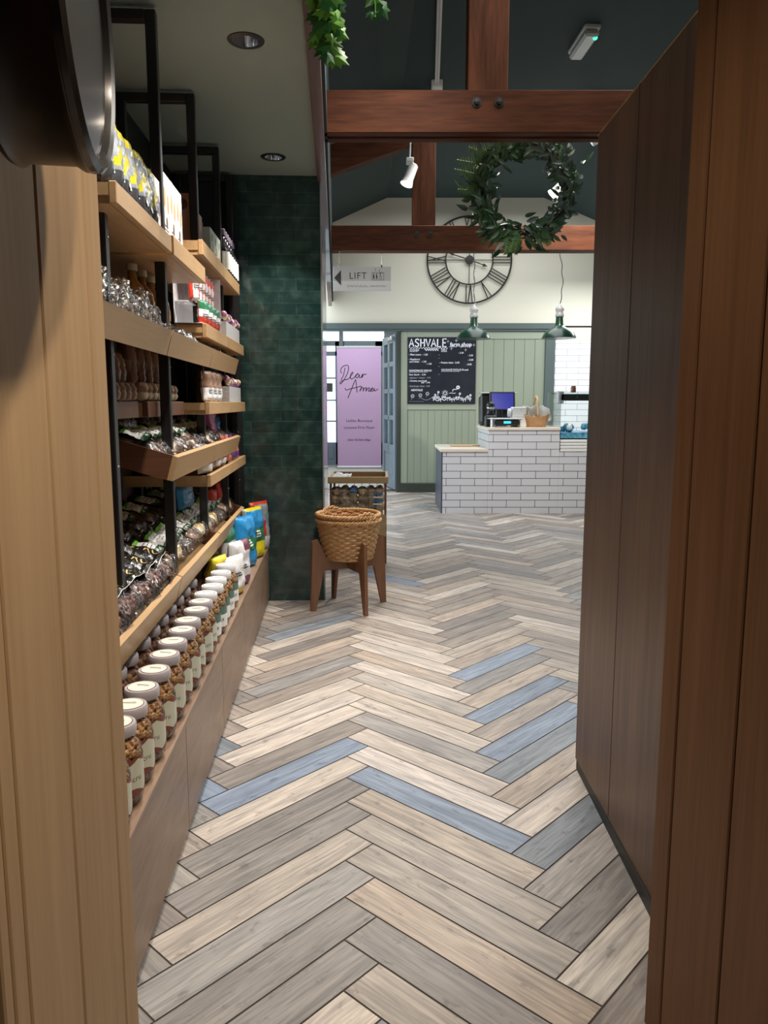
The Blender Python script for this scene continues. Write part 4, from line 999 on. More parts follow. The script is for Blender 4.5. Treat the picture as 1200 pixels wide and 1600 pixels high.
mb = MB().box(-0.11, -0.106, 0, 0.504, 0, 0.24).box(-0.11, 0, 0.50, 0.504, 0, 0.24).box(-0.106, -0.05, 0.0, 0.50, 0.083, 0.087).box(-0.106, 0, 0, 0.5, 0, 0.002)
o = mb.obj('packet_display_box', 'wrap_white'); put(o, -0.525, 3.135, 1.4625); tag(o, 'white cardboard display box holding red and white packets', 'display box')
# lolly boxes (three) : white carton with sweets on top
def lolly_box(label, s, t, z, w, h):
    o = thing('lolly_box', label, 'sweet box', S(s, t, z), TH, 'white boxes of pink and yellow lollies')
    MB().box(-0.12, 0, 0, w, 0, h).obj('box', 'wrap_white', o)
    mb = MB(); rg = random.Random(int(t*100))
    k = 0
    while k*0.026 < w:
        for r_ in range(3): mb.ball((-0.012-r_*0.035, 0.012+k*0.026, h+0.014+rg.random()*0.022+r_*0.012), 0.016, n=8, m_=6, mi=(k+r_) % 3)
        k += 1
    mb.obj('lollies', ['wrap_pink', 'wrap_lemon', 'wrap_purple'], o, True)['kind'] = 'stuff'
    return o
lolly_box('white lolly box with pink, yellow and purple sweets on the upper pillar shelf', -0.525, 3.80, 1.463, 0.50, 0.075)
lolly_box('white lolly box with pink and lemon sweets on the eye-level pillar shelf', -0.525, 3.85, 1.157, 0.44, 0.075)
# eye-level shelf: pouches, wrapped bars, brown bags
pk = None
for i in range(3):
    lab = 'small white and brown pouch on the eye-level shelf, %s from the near end' % ORD[i]
    if pk is None: o = pk = standing('snack_pouch', lab, 'pouch', 'pouches on the eye-level shelf', 0.10, 0.125, 0.035, 81, ['wrap_white', 'brown_biscuit', 'wrap_red'], lambda u, v: 0 if v < 0.45 else 1, lbl('oat', -0.03, 0.02, 'print_dark'))
    else: o = dup(pk, (0, 0, 0), None, lab)
    put(o, -0.53, 3.24+i*0.12, 1.157, -0.2, -0.05)
pk = None
for row, (n_, s_, z_, h_) in enumerate(((9, -0.63, 1.157, 0.055), (9, -0.655, 1.205, 0.10), (4, -0.72, 1.29, 0.11))):
    for i in range(n_):
        lab = 'pale wrapped bar, %s layer of the shaded near shelf, %s from the plank wall' % (['bottom', 'middle', 'top'][row], ORD[i])
        if i == 0: o = pk = standing('wrapped_bar', lab, 'biscuit pack', 'wrapped bars on the shaded near shelf', 0.066 if row < 2 else 0.13, h_, 0.04, 90+row, ['brown_biscuit' if row < 2 else 'choc_rock'], None)
        else: o = dup(pk, (0, 0, 0), None, lab)
        put(o, s_, 1.93+i*(0.060 if row < 2 else 0.135), z_, 0.25, -0.15 if row == 1 else 0.0)
pk = None
for row, (n_, s_, z_, h_) in enumerate(((8, -0.63, 1.157, 0.06), (5, -0.66, 1.205, 0.16))):
    for i in range(n_):
        lab = 'brown biscuit pack, %s layer of the middle eye-level shelf, %s from near end' % (['bottom', 'upper'][row], ORD[i])
        if i == 0: o = pk = standing('biscuit_pack', lab, 'biscuit pack', 'biscuit packs on the middle eye-level shelf', 0.066 if row < 1 else 0.10, h_, 0.05, 95+row, ['pale_sweets' if row < 1 else 'brown_biscuit'], None)
        else: o = dup(pk, (0, 0, 0), None, lab)
        put(o, s_, 2.55+i*(0.066 if row < 1 else 0.105), z_, 0.35, -0.12)
# low shelf packets
for i, (t, m1, m2, nm, ww, hh) in enumerate(((3.20, 'wrap_white', 'print_dark', 'white packet with black lettering', .13, .12), (3.37, 'pale_sweets', 'wrap_white', 'tan card packet', .07, .13), (3.47, 'wrap_white', 'label_green', 'white and green packet', .10, .11), (3.62, 'wrap_white', 'cocoa', 'white and dark brown packet', .12, .11),
                                             (3.80, 'wrap_coral', 'wrap_coral', 'coral red packet', .12, .13), (3.93, 'wrap_purple', 'wrap_coral', 'purple and coral packet', .13, .13), (4.08, 'wrap_purple', 'wrap_coral', 'purple packet nearest the pillar', .13, .12))):
    o = standing('snack_packet', nm + ' on the low shelf under the slanted tray', 'packet', 'packets on the low shelf', ww, hh, 0.04, 110+i, [m1, m2], lambda u, v: 1 if 0.3 < v < 0.6 and u > 0.3 else 0)
    put(o, -0.545, t, 0.866, -0.25, -0.12)
# glimpses of coloured packs behind trays
for (s_, t, z_, mm, ww, hh, nm) in ((-0.60, 3.95, 0.98, 'wrap_blue', .16, .10, 'blue wrapped pack behind the middle tray beside the pillar'), (-0.60, 3.70, 1.0, 'wrap_magenta', .14, .12, 'purple pack half hidden behind the middle tray'),
                                   (-0.66, 3.35, 0.70, 'wrap_blue', .20, .10, 'light blue pack behind the lowest tray'), (-0.60, 3.98, 0.655, 'wrap_red', .13, .10, 'red packet behind the lowest tray beside the pillar'), (-0.62, 3.80, 0.66, 'wrap_red', .08, .07, 'small dark red packet behind the lowest tray')):
    o = standing('wrapped_pack', nm, 'packet', None, ww, hh, 0.06, int(t*50), [mm], None); put(o, s_, t, z_, -0.1, -0.1)
# bags on the far end of the cabinets
Z0 = 0.3255
def fx(mb, f):
    patch(mb, f, -0.03, 0.03, -0.035, 0.03, 0.003, 0, 6, 6); [patch(mb, f, -0.022, 0.022-0.008*q, -0.02+q*0.014, -0.012+q*0.014, 0.006, 1, 4, 1) for q in range(3)]; return ['wrap_green', 'paper_white']
o = standing('oat_bag', 'big white and yellow-based food pouch next to the last jar', 'food pouch', 'bags at the far end of the cabinets', 0.15, 0.175, 0.06, 121, ['wrap_white', 'wrap_gold'], lambda u, v: 1 if v < 0.24 else 0, lbl('MUESLI', 0.0, 0.03, 'print_dark')); put(o, -0.455, 3.27, Z0, -0.5)
o = standing('oat_bag', 'white pouch with plum base standing behind the yellow-based one', 'food pouch', 'bags at the far end of the cabinets', 0.15, 0.21, 0.06, 122, ['wrap_white', 'plum'], lambda u, v: 1 if v < 0.22 or (v > 0.8 and u > .6) else 0, lbl('OATS', -0.02, 0.03, 'print_dark')); put(o, -0.45, 3.45, Z0, -0.45)
o = standing('crisp_bag', 'green and white bag between the white pouches and the blue bag', 'food pouch', 'bags at the far end of the cabinets', 0.15, 0.24, 0.06, 123, ['wrap_white', 'wrap_green'], lambda u, v: 1 if v > 0.7 else 0); put(o, -0.53, 3.66, Z0, -0.2)
o = standing('crisp_bag', 'bright blue bag with green printed middle', 'food pouch', 'bags at the far end of the cabinets', 0.17, 0.265, 0.065, 124, ['wrap_blue', 'wrap_green'], lambda u, v: 1 if 0.32 < v < 0.58 else 0, fx); put(o, -0.462, 3.84, Z0, -0.45, -0.05)
o = standing('crisp_bag', 'blue-topped yellow-based bag with green middle near the pillar', 'food pouch', 'bags at the far end of the cabinets', 0.17, 0.275, 0.065, 125, ['wrap_yellow', 'wrap_green', 'wrap_blue', 'wrap_grey'], lambda u, v: 3 if u < 0.12 else (0 if v < 0.33 or v > 0.95 else (1 if v < 0.6 else 2)), fx); put(o, -0.445, 4.08, Z0, -0.5, -0.06)
o = standing('crisp_bag', 'red and silver bag against the tiled pillar, last on the cabinets', 'food pouch', 'bags at the far end of the cabinets', 0.15, 0.275, 0.06, 126, ['wrap_grey', 'wrap_red', 'wrap_white'], lambda u, v: 1 if (0.3 < v < 0.62 and u < 0.7) or v > 0.93 or u < .15 else (2 if v < 0.3 else 0)); put(o, -0.44, 4.33, Z0, -0.6, -0.04)
o = standing('crisp_bag', 'amber and yellow bag leaning between the jars and the white pouches', 'food pouch', 'bags at the far end of the cabinets', 0.13, 0.16, 0.05, 127, ['sauce', 'wrap_yellow'], lambda u, v: 1 if v > 0.5 else 0, lbl('RICE', 0.04, 0.03, 'wrap_gold')); put(o, -0.55, 3.20, Z0+0.04, -0.3, 0.35)

# ------------------------------------------------------------------ recessed downlights
for (s, t), nm in zip(DL, ('nearer, larger looking of the two', 'further one, close to the tiled pillar')):
    o = thing('recessed_downlight', 'round black-rimmed downlight in the low ceiling, ' + nm, 'ceiling light', S(s, t, 2.38), TH, 'recessed ceiling downlights')
    MB().lathe([(0.043, 0.0), (0.043, -0.004), (0.062, -0.003), (0.064, 0.0)], 32, caps=False).obj('rim', 'black_metal', o, 'auto')
    MB().lathe([(0.043, -0.003), (0.040, 0.02), (0.028, 0.045)], 32, caps=False).obj('reflector', 'reflector', o, True)
    MB().lathe([(0.0, 0.044), (0.028, 0.044)], 24).obj('back_plate', 'black_metal', o)
    MB().lathe([(0.0, 0.040), (0.014, 0.040), (0.016, 0.043)], 20).obj('lamp', 'bulb_on', o)

# ------------------------------------------------------------------ hall fixtures
o = thing('emergency_light', 'white ceiling emergency light with green indicator glow', 'emergency light', (1.39, 5.75, zc), R(3))
MB().rbox(-0.055, 0.055, -0.20, 0.20, -0.03, 0.0, 0.006).obj('base', 'white_metal', o)
MB().rbox(-0.050, 0.050, -0.195, 0.19, -0.075, -0.03, 0.015).obj('diffuser', 'diffuser', o)
MB().ball((0.03, -0.16, -0.072), 0.016, n=10, m_=8).obj('indicator', 'led_green', o)
o = thing('track_rail', 'white lighting track running along the dark ceiling', 'light track', (0.418, 6.46, zc), math.atan2(-0.067, -1.21)+PI/2+PI)
ln = 2.2
o.rotation_euler = (0, 0, math.atan2(-(0.485-0.418), 1.21)*1.0)
MB().rbox(-0.018, 0.018, -ln, 0, -0.032, 0, 0.003).obj('rail', 'white_metal', o)
MB().box(-0.005, 0.005, -ln, -0.01, -0.034, -0.031).obj('slot', 'sign_grey', o)
MB().rbox(-0.045, 0.045, -0.02, 0.14, -0.06, 0.0, 0.008).obj('feed_box', 'white_metal', o)
def spot(label, loc, aim, sc=1.0):
    o = thing('track_spotlight', label, 'spotlight', loc, 0, 'white track spotlights')
    MB().rbox(-0.03, 0.03, -0.06, 0.06, -0.03, 0.0, 0.004).obj('adaptor', 'white_metal', o)
    MB().cyl((0, 0, -0.03), (0, 0, -0.10), 0.010, n=8).obj('stem', 'white_metal', o)
    q = Vector(aim).normalized().to_track_quat('Z', 'Y').to_matrix().to_4x4()
    T = Matrix.Translation((0, 0, -0.13)) @ q
    b_ = MB().lathe([(0.03, -0.10), (0.040, -0.09), (0.042, 0.03), (0.055, 0.08), (0.052, 0.08), (0.038, 0.04)], 20, 0, T, caps=False).lathe([(0, -0.10), (0.03, -0.10)], 20, 0, T).obj('head', 'white_metal', o, 'auto')
    MB().lathe([(0, 0.045), (0.036, 0.045)], 16, 0, T).obj('lens', 'bulb_on', b_)
    return o
spot('white track spotlight left of the far truss post', (0.215, 6.74, 3.16), (-0.35, -0.2, -0.9))
o = MB().tube([(0.235, 6.74, zc), (0.215, 6.74, 3.16)], 0.007, 6).obj('drop_rod', 'white_metal'); tag(o, 'slim white rod holding the spotlight left of the far truss post', 'rod')
spot('white spotlight seen through the middle of the wreath', (1.50, 6.9, 3.10), (-0.6, 0.1, -0.6))
o = MB().tube([(1.50, 6.9, zc), (1.50, 6.9, 3.10)], 0.008, 6).obj('drop_rod', 'white_metal'); tag(o, 'slim white rod above the spotlight behind the wreath', 'rod')
o = thing('speaker_box', 'white angular wall speaker above the right of the wreath', 'speaker', (1.74, 6.78, 3.376), R(-20))
MB().prism([(-0.07, 0.16), (0.09, 0.16), (0.09, -0.04), (0.0, -0.08), (-0.045, -0.02)], 'Y', -0.08, 0.08).obj('body', 'white_metal', o)
MB().tube([(0.03, 0, 0.16), (0.03, 0, 0.294)], 0.012, 8).obj('bracket', 'white_metal', o)
# wall clock
CK = thing('wall_clock', 'large black skeleton wall clock with roman numerals on the cream wall', 'clock', (1.066, YB-0.03, 2.92))
def ring(r, tk, n=72):
    mb = MB(); mb.tube([(r*math.cos(2*PI*k/n), 0, r*math.sin(2*PI*k/n)) for k in range(n)], tk, 6, close=True); return mb
mb = ring(0.525, 0.011); ring_in = ring(0.295, 0.009); mb.add(ring_in.v, ring_in.f); mb.obj('ring', 'iron', CK, True)
num = ['XII', 'I', 'II', 'III', 'IIII', 'V', 'VI', 'VII', 'VIII', 'IX', 'X', 'XI']
for k in range(12):
    a = PI/2 - k*PI/6; ca, sa = math.cos(a), math.sin(a); mb = MB(); s_ = num[k]
    wds = {'I': 0.036, 'V': 0.07, 'X': 0.07}; tot = sum(wds[c] for c in s_); x_ = -tot/2
    def bar(x0, x1):
        # x = tangential, r = radial
        p = []
        for (x, r) in ((x0, 0.30), (x1, 0.518)): p.append((ca*r + sa*x, 0, sa*r - ca*x))
        mb.tube(p, 0.0065, 5)
    for c in s_:
        w_ = wds[c]
        if c == 'I': bar(x_+w_/2, x_+w_/2)
        elif c == 'V': bar(x_+w_/2, x_+0.008); bar(x_+w_/2, x_+w_-0.008)
        else: bar(x_+0.008, x_+w_-0.008); bar(x_+w_-0.008, x_+0.008)
        x_ += w_
    mb.obj('numeral', 'iron', CK)
mb = MB().tube([(-0.52, 0, 0), (0.52, 0, 0)], 0.005, 5).tube([(0, 0, -0.30), (0, 0, 0.30)], 0.005, 5); mb.obj('spoke', 'iron', CK)
def hand(ang, ln_, wdd):
    T = Matrix.Translation((0, -0.02, 0)) @ Matrix.Rotation(-R(ang), 4, 'Y')
    mb = MB().prism([(-0.008, -0.05), (0.008, -0.05), (0.006, ln_*0.7), (wdd, ln_*0.8), (0.0, ln_), (-wdd, ln_*0.8), (-0.006, ln_*0.7)], 'Y', -0.003, 0.003, 0, T)
    mb.obj('hand', 'iron', CK)
hand(73, 0.28, 0.014); hand(-110, 0.24, 0.020)
MB().lathe([(0.052, -0.0), (0.052, 0.03), (0, 0.034)], 24, 0, Matrix.Rotation(PI/2, 4, 'X')).obj('hub', 'iron', CK)
# pendants
for (x, zb, nm) in ((0.925, 1.805, 'left of the two, in front of the chalkboard'), (1.805, 1.812, 'right of the two, in front of the white tiles')):
    o = thing('pendant_lamp', 'dark green enamel pendant lamp, ' + nm, 'pendant lamp', (x, 8.1, zb), 0, 'green enamel pendants over the counter')
    MB().lathe([(0.172, 0.0), (0.176, 0.004), (0.170, 0.020), (0.150, 0.055), (0.115, 0.088), (0.07, 0.112), (0.046, 0.128), (0.040, 0.150), (0.036, 0.215), (0.0, 0.217)], 40).obj('shade', 'enamel_green', o, 'auto')
    MB().lathe([(0.168, 0.001), (0.160, 0.02), (0.14, 0.05), (0.10, 0.08), (0.04, 0.1), (0, 0.1)], 40).obj('shade_lining', 'shade_white', o, True)
    MB().lathe([(0.040, 0.215), (0.045, 0.225), (0.040, 0.25), (0.034, 0.27), (0.046, 0.285), (0.040, 0.31), (0.018, 0.33), (0.010, 0.35), (0, 0.352)], 24).obj('holder', 'porcelain', o, True)
    top = zc-zb-0.005; mb = MB()
    pts = [(0.006*math.sin(k*1.1)+(0.02*math.sin(k*0.23) if x > 1.5 else -0.004*k/10), 0.006*math.cos(k*1.1), 0.345+(top-0.345)*k/50) for k in range(51)]
    mb.tube(pts, 0.005, 6).obj('cord', 'cord', o, True)
    if x < 1.5:
        mb = MB()
        for k in range(0, 40): mb.ball((0.010*math.cos(k*1.3), 0.010*math.sin(k*1.3), 0.36+k*0.035), 0.006, n=6, m_=4)
        mb.obj('chain', 'silver_plastic', o)
    lamp('pendant_bulb', 'POINT', (x, 8.1, zb+0.03), 9, NEU, 0.03)
# LIFT sign
o = thing('lift_sign', 'hanging white LIFT sign with black arrow under the far beam', 'sign', (-0.19, 6.84, 2.11))
MB().rbox(-0.25, 0.25, 0, 0.006, 0, 0.205, 0.002).obj('plate', 'sign_white', o)
mb = MB(); Tt = lambda x, z: Matrix.Translation((x, -0.0015, z)) @ Matrix.Rotation(PI/2, 4, 'X')
mb.add([(-0.248, -0.0008, 0.085), (0.248, -0.0008, 0.085), (0.248, -0.0008, 0.203), (-0.248, -0.0008, 0.203)], [(0, 1, 2, 3)], 1)
mb.add([(-0.24, -0.002, 0.11), (-0.18, -0.002, 0.045), (-0.18, -0.002, 0.175)], [(0, 1, 2)], 0)
mb.text('LIFT', 0.078, Tt(-0.035, 0.125), 0, spacing=1.1); mb.text('LADIES BOUTIQUE', 0.017, Tt(0.135, 0.04), 0)
rib = MB().ribbon([(-0.13+0.004*k, 0.04+0.012*math.sin(k*1.5)*(1 if k % 9 < 6 else 0.3)) for k in range(46)], 0.0022); mb.add([(v.x, -0.002, v.z) for v in rib.v], rib.f, 0)
for (a, b_, c, d) in ((0.085, 0.19, 0.092, 0.095), (0.085, 0.19, 0.152, 0.155), (0.085, 0.088, 0.092, 0.155), (0.187, 0.19, 0.092, 0.155)): mb.box(a, b_, -0.0025, -0.001, c, d)
for xx in (0.102, 0.127):
    mb.box(xx-0.006, xx+0.006, -0.0025, -0.001, 0.102, 0.135).ball((xx, -0.0015, 0.143), 0.005, n=8, m_=5, sy=0.1)
mb.ribbon([(0.160+0.012*math.cos(a_*0.35), 0.113+0.012*math.sin(a_*0.35)) for a_ in range(19)], 0.003, 0, Matrix.Translation((0, -0.002, 0))).box(0.155, 0.159, -0.0025, -0.001, 0.12, 0.14).ball((0.157, -0.0015, 0.145), 0.005, n=8, m_=5, sy=0.1)
for xx, sg in ((0.115, 1), (0.150, -1)): mb.box(xx-0.001, xx+0.001, -0.0025, -0.001, 0.165, 0.185).add([(xx-0.006, -0.002, 0.175+sg*0.004), (xx+0.006, -0.002, 0.175+sg*0.004), (xx, -0.002, 0.175+sg*0.012)], [(0, 1, 2)])
mb.obj('lettering', ['sign_black', 'sign_grey'], o)
for xx in (-0.195, 0.17): MB().tube([(xx, 0.003, 0.20), (xx, 0.003, 0.334)], 0.0015, 5).cyl((xx, 0.003, 0.195), (xx, 0.003, 0.22), 0.007, n=8).cyl((xx, 0.003, 0.312), (xx, 0.003, 0.334), 0.007, n=8).obj('hanging_wire', 'steel', o)
# chalkboard
o = thing('chalkboard', 'black menu chalkboard reading ASHVALE farm shop on the sage panelling', 'chalkboard', (0.735, YB-0.032, 1.56))
MB().rbox(-0.434, 0.434, 0, 0.016, -0.418, 0.418, 0.002).obj('board', 'board_black', o)
mb = MB(); Tc = lambda x, z: Matrix.Translation((x, -0.0015, z)) @ Matrix.Rotation(PI/2, 4, 'X')
# hand-drawn big letters
def strokes(mb, sets, x0, z0, sx, sz, w_, mi=0):
    for st_ in sets: mb.ribbon([(x0+p[0]*sx, z0+p[1]*sz) for p in st_], w_, mi, Matrix.Translation((0, -0.002, 0)))
GL = {'A': [[(0, 0), (.5, 1), (1, 0)], [(.2, .35), (.8, .35)]], 'S': [[(.95, .85), (.6, 1), (.2, .9), (.15, .65), (.5, .5), (.85, .35), (.8, .1), (.4, 0), (.05, .15)]],
      'H': [[(0.1, 0), (.1, 1)], [(.9, 0), (.9, 1)], [(.1, .5), (.9, .5)]], 'V': [[(0, 1), (.5, 0), (1, 1)]], 'L': [[(.15, 1), (.15, 0), (.9, 0)]], 'E': [[(.9, 1), (.1, 1), (.1, 0), (.9, 0)], [(.1, .5), (.75, .5)]]}
x_ = -0.415
for ch in 'ASHVALE': strokes(mb, GL[ch], x_, 0.30, 0.057, 0.095, 0.016); x_ += 0.070
mb.text('farm shop', 0.068, Tc(0.24, 0.325), 0, bold=0.002)
for (a, b_) in ((0.09, 0.19), (0.24, 0.34)): mb.box(a, b_, -0.002, -0.001, 0.295, 0.299)
for (x, z) in ((0.075, 0.365), (0.18, 0.375), (0.24, 0.30), (0.12, 0.275), (0.405, 0.32), (0.30, 0.26)):
    mb.box(x-0.018, x+0.018, -0.002, -0.001, z-0.0015, z+0.0015).box(x-0.0015, x+0.0015, -0.002, -0.001, z-0.02, z+0.02)
mb.ribbon([(-0.42+0.0095*k, 0.283+0.008*math.sin(k*1.7)) for k in range(53)], 0.006, 0, Matrix.Translation((0, -0.002, 0)))
mb.ribbon([(-0.22+0.006*k, 0.262+0.014*math.sin(k*1.3)) for k in range(30)], 0.008, 0, Matrix.Translation((0, -0.002, 0)))
def ln(s_, x, z, sz=0.030, mi=0, al='LEFT', und=False):
    mb.text(s_, sz, Tc(x, z), mi, align=al, bold=0.0006)
    if und: mb.box(x, x+len(s_)*sz*0.52, -0.002, -0.001, z-sz*0.62, z-sz*0.52, mi)
ln('SCONES', -0.41, 0.255, 0.032, 0, und=True); ln('DELI', -0.01, 0.257, 0.036, 0, und=True)
ln('- Plain scone  - 1.20', -0.42, 0.20, 0.030); ln('- Raspberry', -0.42, 0.142, 0.030); ln('and white   - 1.50', -0.41, 0.112, 0.030); ln('- 1.20', -0.20, 0.085, 0.030)
ln('HANDMADE BREAD', -0.415, 0.0, 0.032, 0, und=True); ln('Sour dough  - 3.50', -0.415, -0.05, 0.028); ln('- Jalapeno + cheese  - 3.95', -0.42, -0.09, 0.026, 1); ln('- Country sourdough', -0.42, -0.128, 0.027); ln('loaf  - 3.95', -0.26, -0.150, 0.026)
ln('- Sourdough wheat - 3.50', -0.42, -0.195, 0.026, 1); ln('ASHVALE', -0.39, -0.245, 0.036)
ln('- 2.50', 0.21, 0.222, 0.028); ln('- 2.50', 0.33, 0.190, 0.028); ln('- 2.00', 0.33, 0.135, 0.030); ln('- 2.95', 0.31, 0.078, 0.030); ln('- Potato bake : 2.50', -0.03, 0.10, 0.032)
for z_ in (0.2, 0.16, 0.055, -0.045): ln('-', -0.04, z_, 0.03, 0)
ln('SAUSAGE ROLLS', -0.005, 0.01, 0.034, 0, und=True); ln('- 1.70 each', 0.215, 0.01, 0.028)
# chalk drawings: flowers, sun, bird, little market
T0 = Matrix.Translation((0, -0.002, 0))
def circ(x, z, r, w_, mi=0, n=14): mb.ribbon([(x+r*math.cos(2*PI*k/n), z+r*math.sin(2*PI*k/n)) for k in range(n+1)], w_, mi, T0)
circ(0.045, -0.283, 0.018, 0.006)
for k in range(10): a = k*PI/5; mb.ribbon([(0.045+0.024*math.cos(a), -0.283+0.024*math.sin(a)), (0.045+0.04*math.cos(a), -0.283+0.04*math.sin(a))], 0.005, 0, T0)
circ(0.21, -0.21, 0.016, 0.014); mb.ribbon([(0.14, -0.26), (0.15, -0.235), (0.19, -0.235), (0.205, -0.225)], 0.009, 0, T0); mb.ribbon([(0.10, -0.285), (0.13, -0.28), (0.16, -0.286), (0.18, -0.28)], 0.006, 0, T0)
mb.ribbon([(-0.11+0.012*k, -0.375+0.012*math.sin(k*0.9)+0.0010*k) for k in range(42)], 0.008, 0, T0)
rg = random.Random(5)
for k in range(17):
    x = -0.10+k*0.029; z = -0.350+rg.uniform(-0.01, 0.02); circ(x, z, rg.uniform(0.007, 0.013), 0.009); mb.ribbon([(x, z-0.01), (x+0.003, z-0.035)], 0.006, 0, T0)
for (x, z) in ((-0.04, -0.27), (-0.08, -0.305), (0.235, -0.29), (0.37, -0.31)): circ(x, z, 0.010, 0.008); mb.ribbon([(x, z), (x-0.01, z-0.04)], 0.005, 0, T0)
for (x, z) in ((-0.37, -0.32), (-0.27, -0.31), (-0.18, -0.29)): circ(x, z, 0.017, 0.014, 1); mb.ribbon([(x, z), (x-0.015, z-0.045)], 0.004, 1, T0)
mb.ribbon([(-0.27+0.012*k, -0.335-0.035*math.sin(k*0.25)) for k in range(14)], 0.005, 1, T0)
for k in range(9): circ(-0.405+k*0.022, -0.388, 0.003, 0.003, 1)
mb.obj('chalk_writing', ['chalk', 'chalk_dim'], o)
# lilac banner
o = thing('pull_up_banner', 'lilac pull-up banner reading Dear Anna beyond the doorway', 'banner', (-0.435, 13.6, 0.0))
MB().box(-0.385, 0.385, 0, 0.006, 0.05, 2.11).obj('banner_sheet', 'banner_lilac', o)
MB().rbox(-0.40, 0.40, -0.05, 0.07, 0, 0.05, 0.012).obj('base', 'silver_plastic', o); MB().rbox(-0.39, 0.39, -0.008, 0.012, 2.10, 2.13, 0.004).obj('top_rail', 'silver_plastic', o)
mb = MB(); T0 = Matrix.Translation((0, -0.003, 0))
def smooth_pts(p, n=6):
    out = []
    for i in range(len(p)-1):
        p0_ = p[max(i-1, 0)]; p1_ = p[i]; p2_ = p[i+1]; p3_ = p[min(i+2, len(p)-1)]
        for k in range(n):
            t = k/n; out.append(tuple(0.5*((2*p1_[c]) + (-p0_[c]+p2_[c])*t + (2*p0_[c]-5*p1_[c]+4*p2_[c]-p3_[c])*t*t + (-p0_[c]+3*p1_[c]-3*p2_[c]+p3_[c])*t**3) for c in (0, 1)))
    return out + [p[-1]]
def px2(p): # (pixel column, row) of the enlarged lettering -> banner plane
    return [((x-327)/5.33*0.01143, 2.11-(y-335)/5.33*0.01130) for x, y in p]
for st_ in ([(213, 500), (200, 560), (180, 600)], [(185, 545), (178, 520), (195, 490), (235, 480), (240, 520), (215, 580), (180, 628), (172, 620), (200, 600), (240, 590), (262, 560), (278, 545), (272, 535), (258, 560), (262, 590), (285, 580), (305, 555), (322, 552), (312, 548), (300, 572), (312, 582), (330, 556), (330, 578), (345, 575), (355, 550), (352, 580), (362, 555), (388, 552)],
            [(235, 745), (262, 680), (290, 610), (300, 600), (305, 650), (310, 700)], [(212, 665), (222, 680), (250, 672), (300, 660), (345, 650), (332, 690), (350, 662), (362, 665), (358, 690), (368, 668), (385, 662), (382, 690), (395, 668), (412, 664), (405, 690), (425, 680), (440, 664), (428, 668), (422, 690), (440, 685), (452, 668), (452, 688), (482, 672)]):
    mb.ribbon(smooth_pts(px2(st_)), 0.013, 0, T0)
Tb = lambda x, z: Matrix.Translation((x, -0.003, z)) @ Matrix.Rotation(PI/2, 4, 'X')
mb.text('Ladies Boutique', 0.066, Tb(0.0, 0.845), 0, spacing=1.08); mb.text('Located First Floor', 0.066, Tb(0.0, 0.725), 0, spacing=1.05); mb.text('Entry Via Farm Shop', 0.056, Tb(-0.01, 0.51), 0, shear=0.4, spacing=0.88)
mb.obj('lettering', 'ink', o)

# ------------------------------------------------------------------ counter
YC = 8.021
o = thing('low_counter', 'lower white-tiled counter end with dark blue-grey side', 'counter', (0.601, YC, 0))
MB().box(0.012, 0.485, 0, 0.9, 0, 0.645).obj('tiled_front', 'white_tile', o)
MB().rbox(-0.002, 0.0115, -0.001, 0.9, 0, 0.645, 0.002).obj('side_panel', 'counter_side', o)
MB().rbox(-0.012, 0.4855, -0.012, 0.91, 0.6455, 0.678, 0.003).obj('worktop', 'counter_top', o)
o = thing('till_counter', 'higher white-tiled till counter in front of the chalkboard', 'counter', (1.0875, YC-0.004, 0))
MB().box(0, 0.74, 0, 0.9, 0, 0.870).obj('tiled_front', 'white_tile', o); MB().rbox(-0.015, 0.745, -0.012, 0.91, 0.8705, 0.9, 0.003).obj('worktop', 'counter_top', o)
o = thing('deli_counter', 'white-tiled base of the deli counter beside the partition', 'counter', (1.8285, YC-0.004, 0))
MB().box(0, 2.3, 0, 0.9, 0, 0.645).obj('tiled_front', 'white_tile', o)
o = thing('deli_display', 'glass-fronted deli display with white base, half hidden by the dark partition', 'display case', (1.837, YC+0.02, 0.646))
mb = MB()
for k in range(4): mb.rbox(0, 2.2, -0.03+k*0.006, 0.8, 0.002+k*0.032, 0.030+k*0.032, 0.005)
mb.obj('base', 'white_metal', o)
MB().add([(0.02, 0.02, 0.14), (2.2, 0.02, 0.14), (2.2, 0.10, 0.62), (0.02, 0.10, 0.62)], [(0, 1, 2, 3)]).obj('front_glass', 'glass_pane', o)
MB().box(0.0, 0.006, 0.02, 0.7, 0.14, 0.62).obj('side_glass', 'glass_pane', o)
MB().box(0.0, 2.2, 0.08, 0.5, 0.60, 0.615).obj('top_shelf', 'glass_pane', o)
MB().rbox(0.0, 2.2, 0.10, 0.13, 0.53, 0.60, 0.004).ball((0.19, 0.095, 0.565), 0.012, n=10, m_=6).obj('canopy_rail', 'skirt_dark', o)
MB().rbox(-0.02, 0.05, 0.10, 0.13, 0.50, 0.63, 0.004).obj('corner_bracket', 'white_metal', o)
MB().box(0.02, 2.2, 0.06, 0.7, 0.14, 0.20).obj('chilled_tray', 'ice_blue', o)
mb = MB(); rg = random.Random(3)
for k in range(60): mb.ball((0.08+rg.random()*1.6, 0.08+rg.random()*0.3, 0.21+rg.random()*0.06), 0.035, n=8, m_=6, mi=0 if k % 3 else (1 if k % 2 else 2), jit=0.3, seed=k)
mb.obj('chilled_food', ['ice_blue', 'jar_green', 'wrap_white'], o, True)['kind'] = 'stuff'
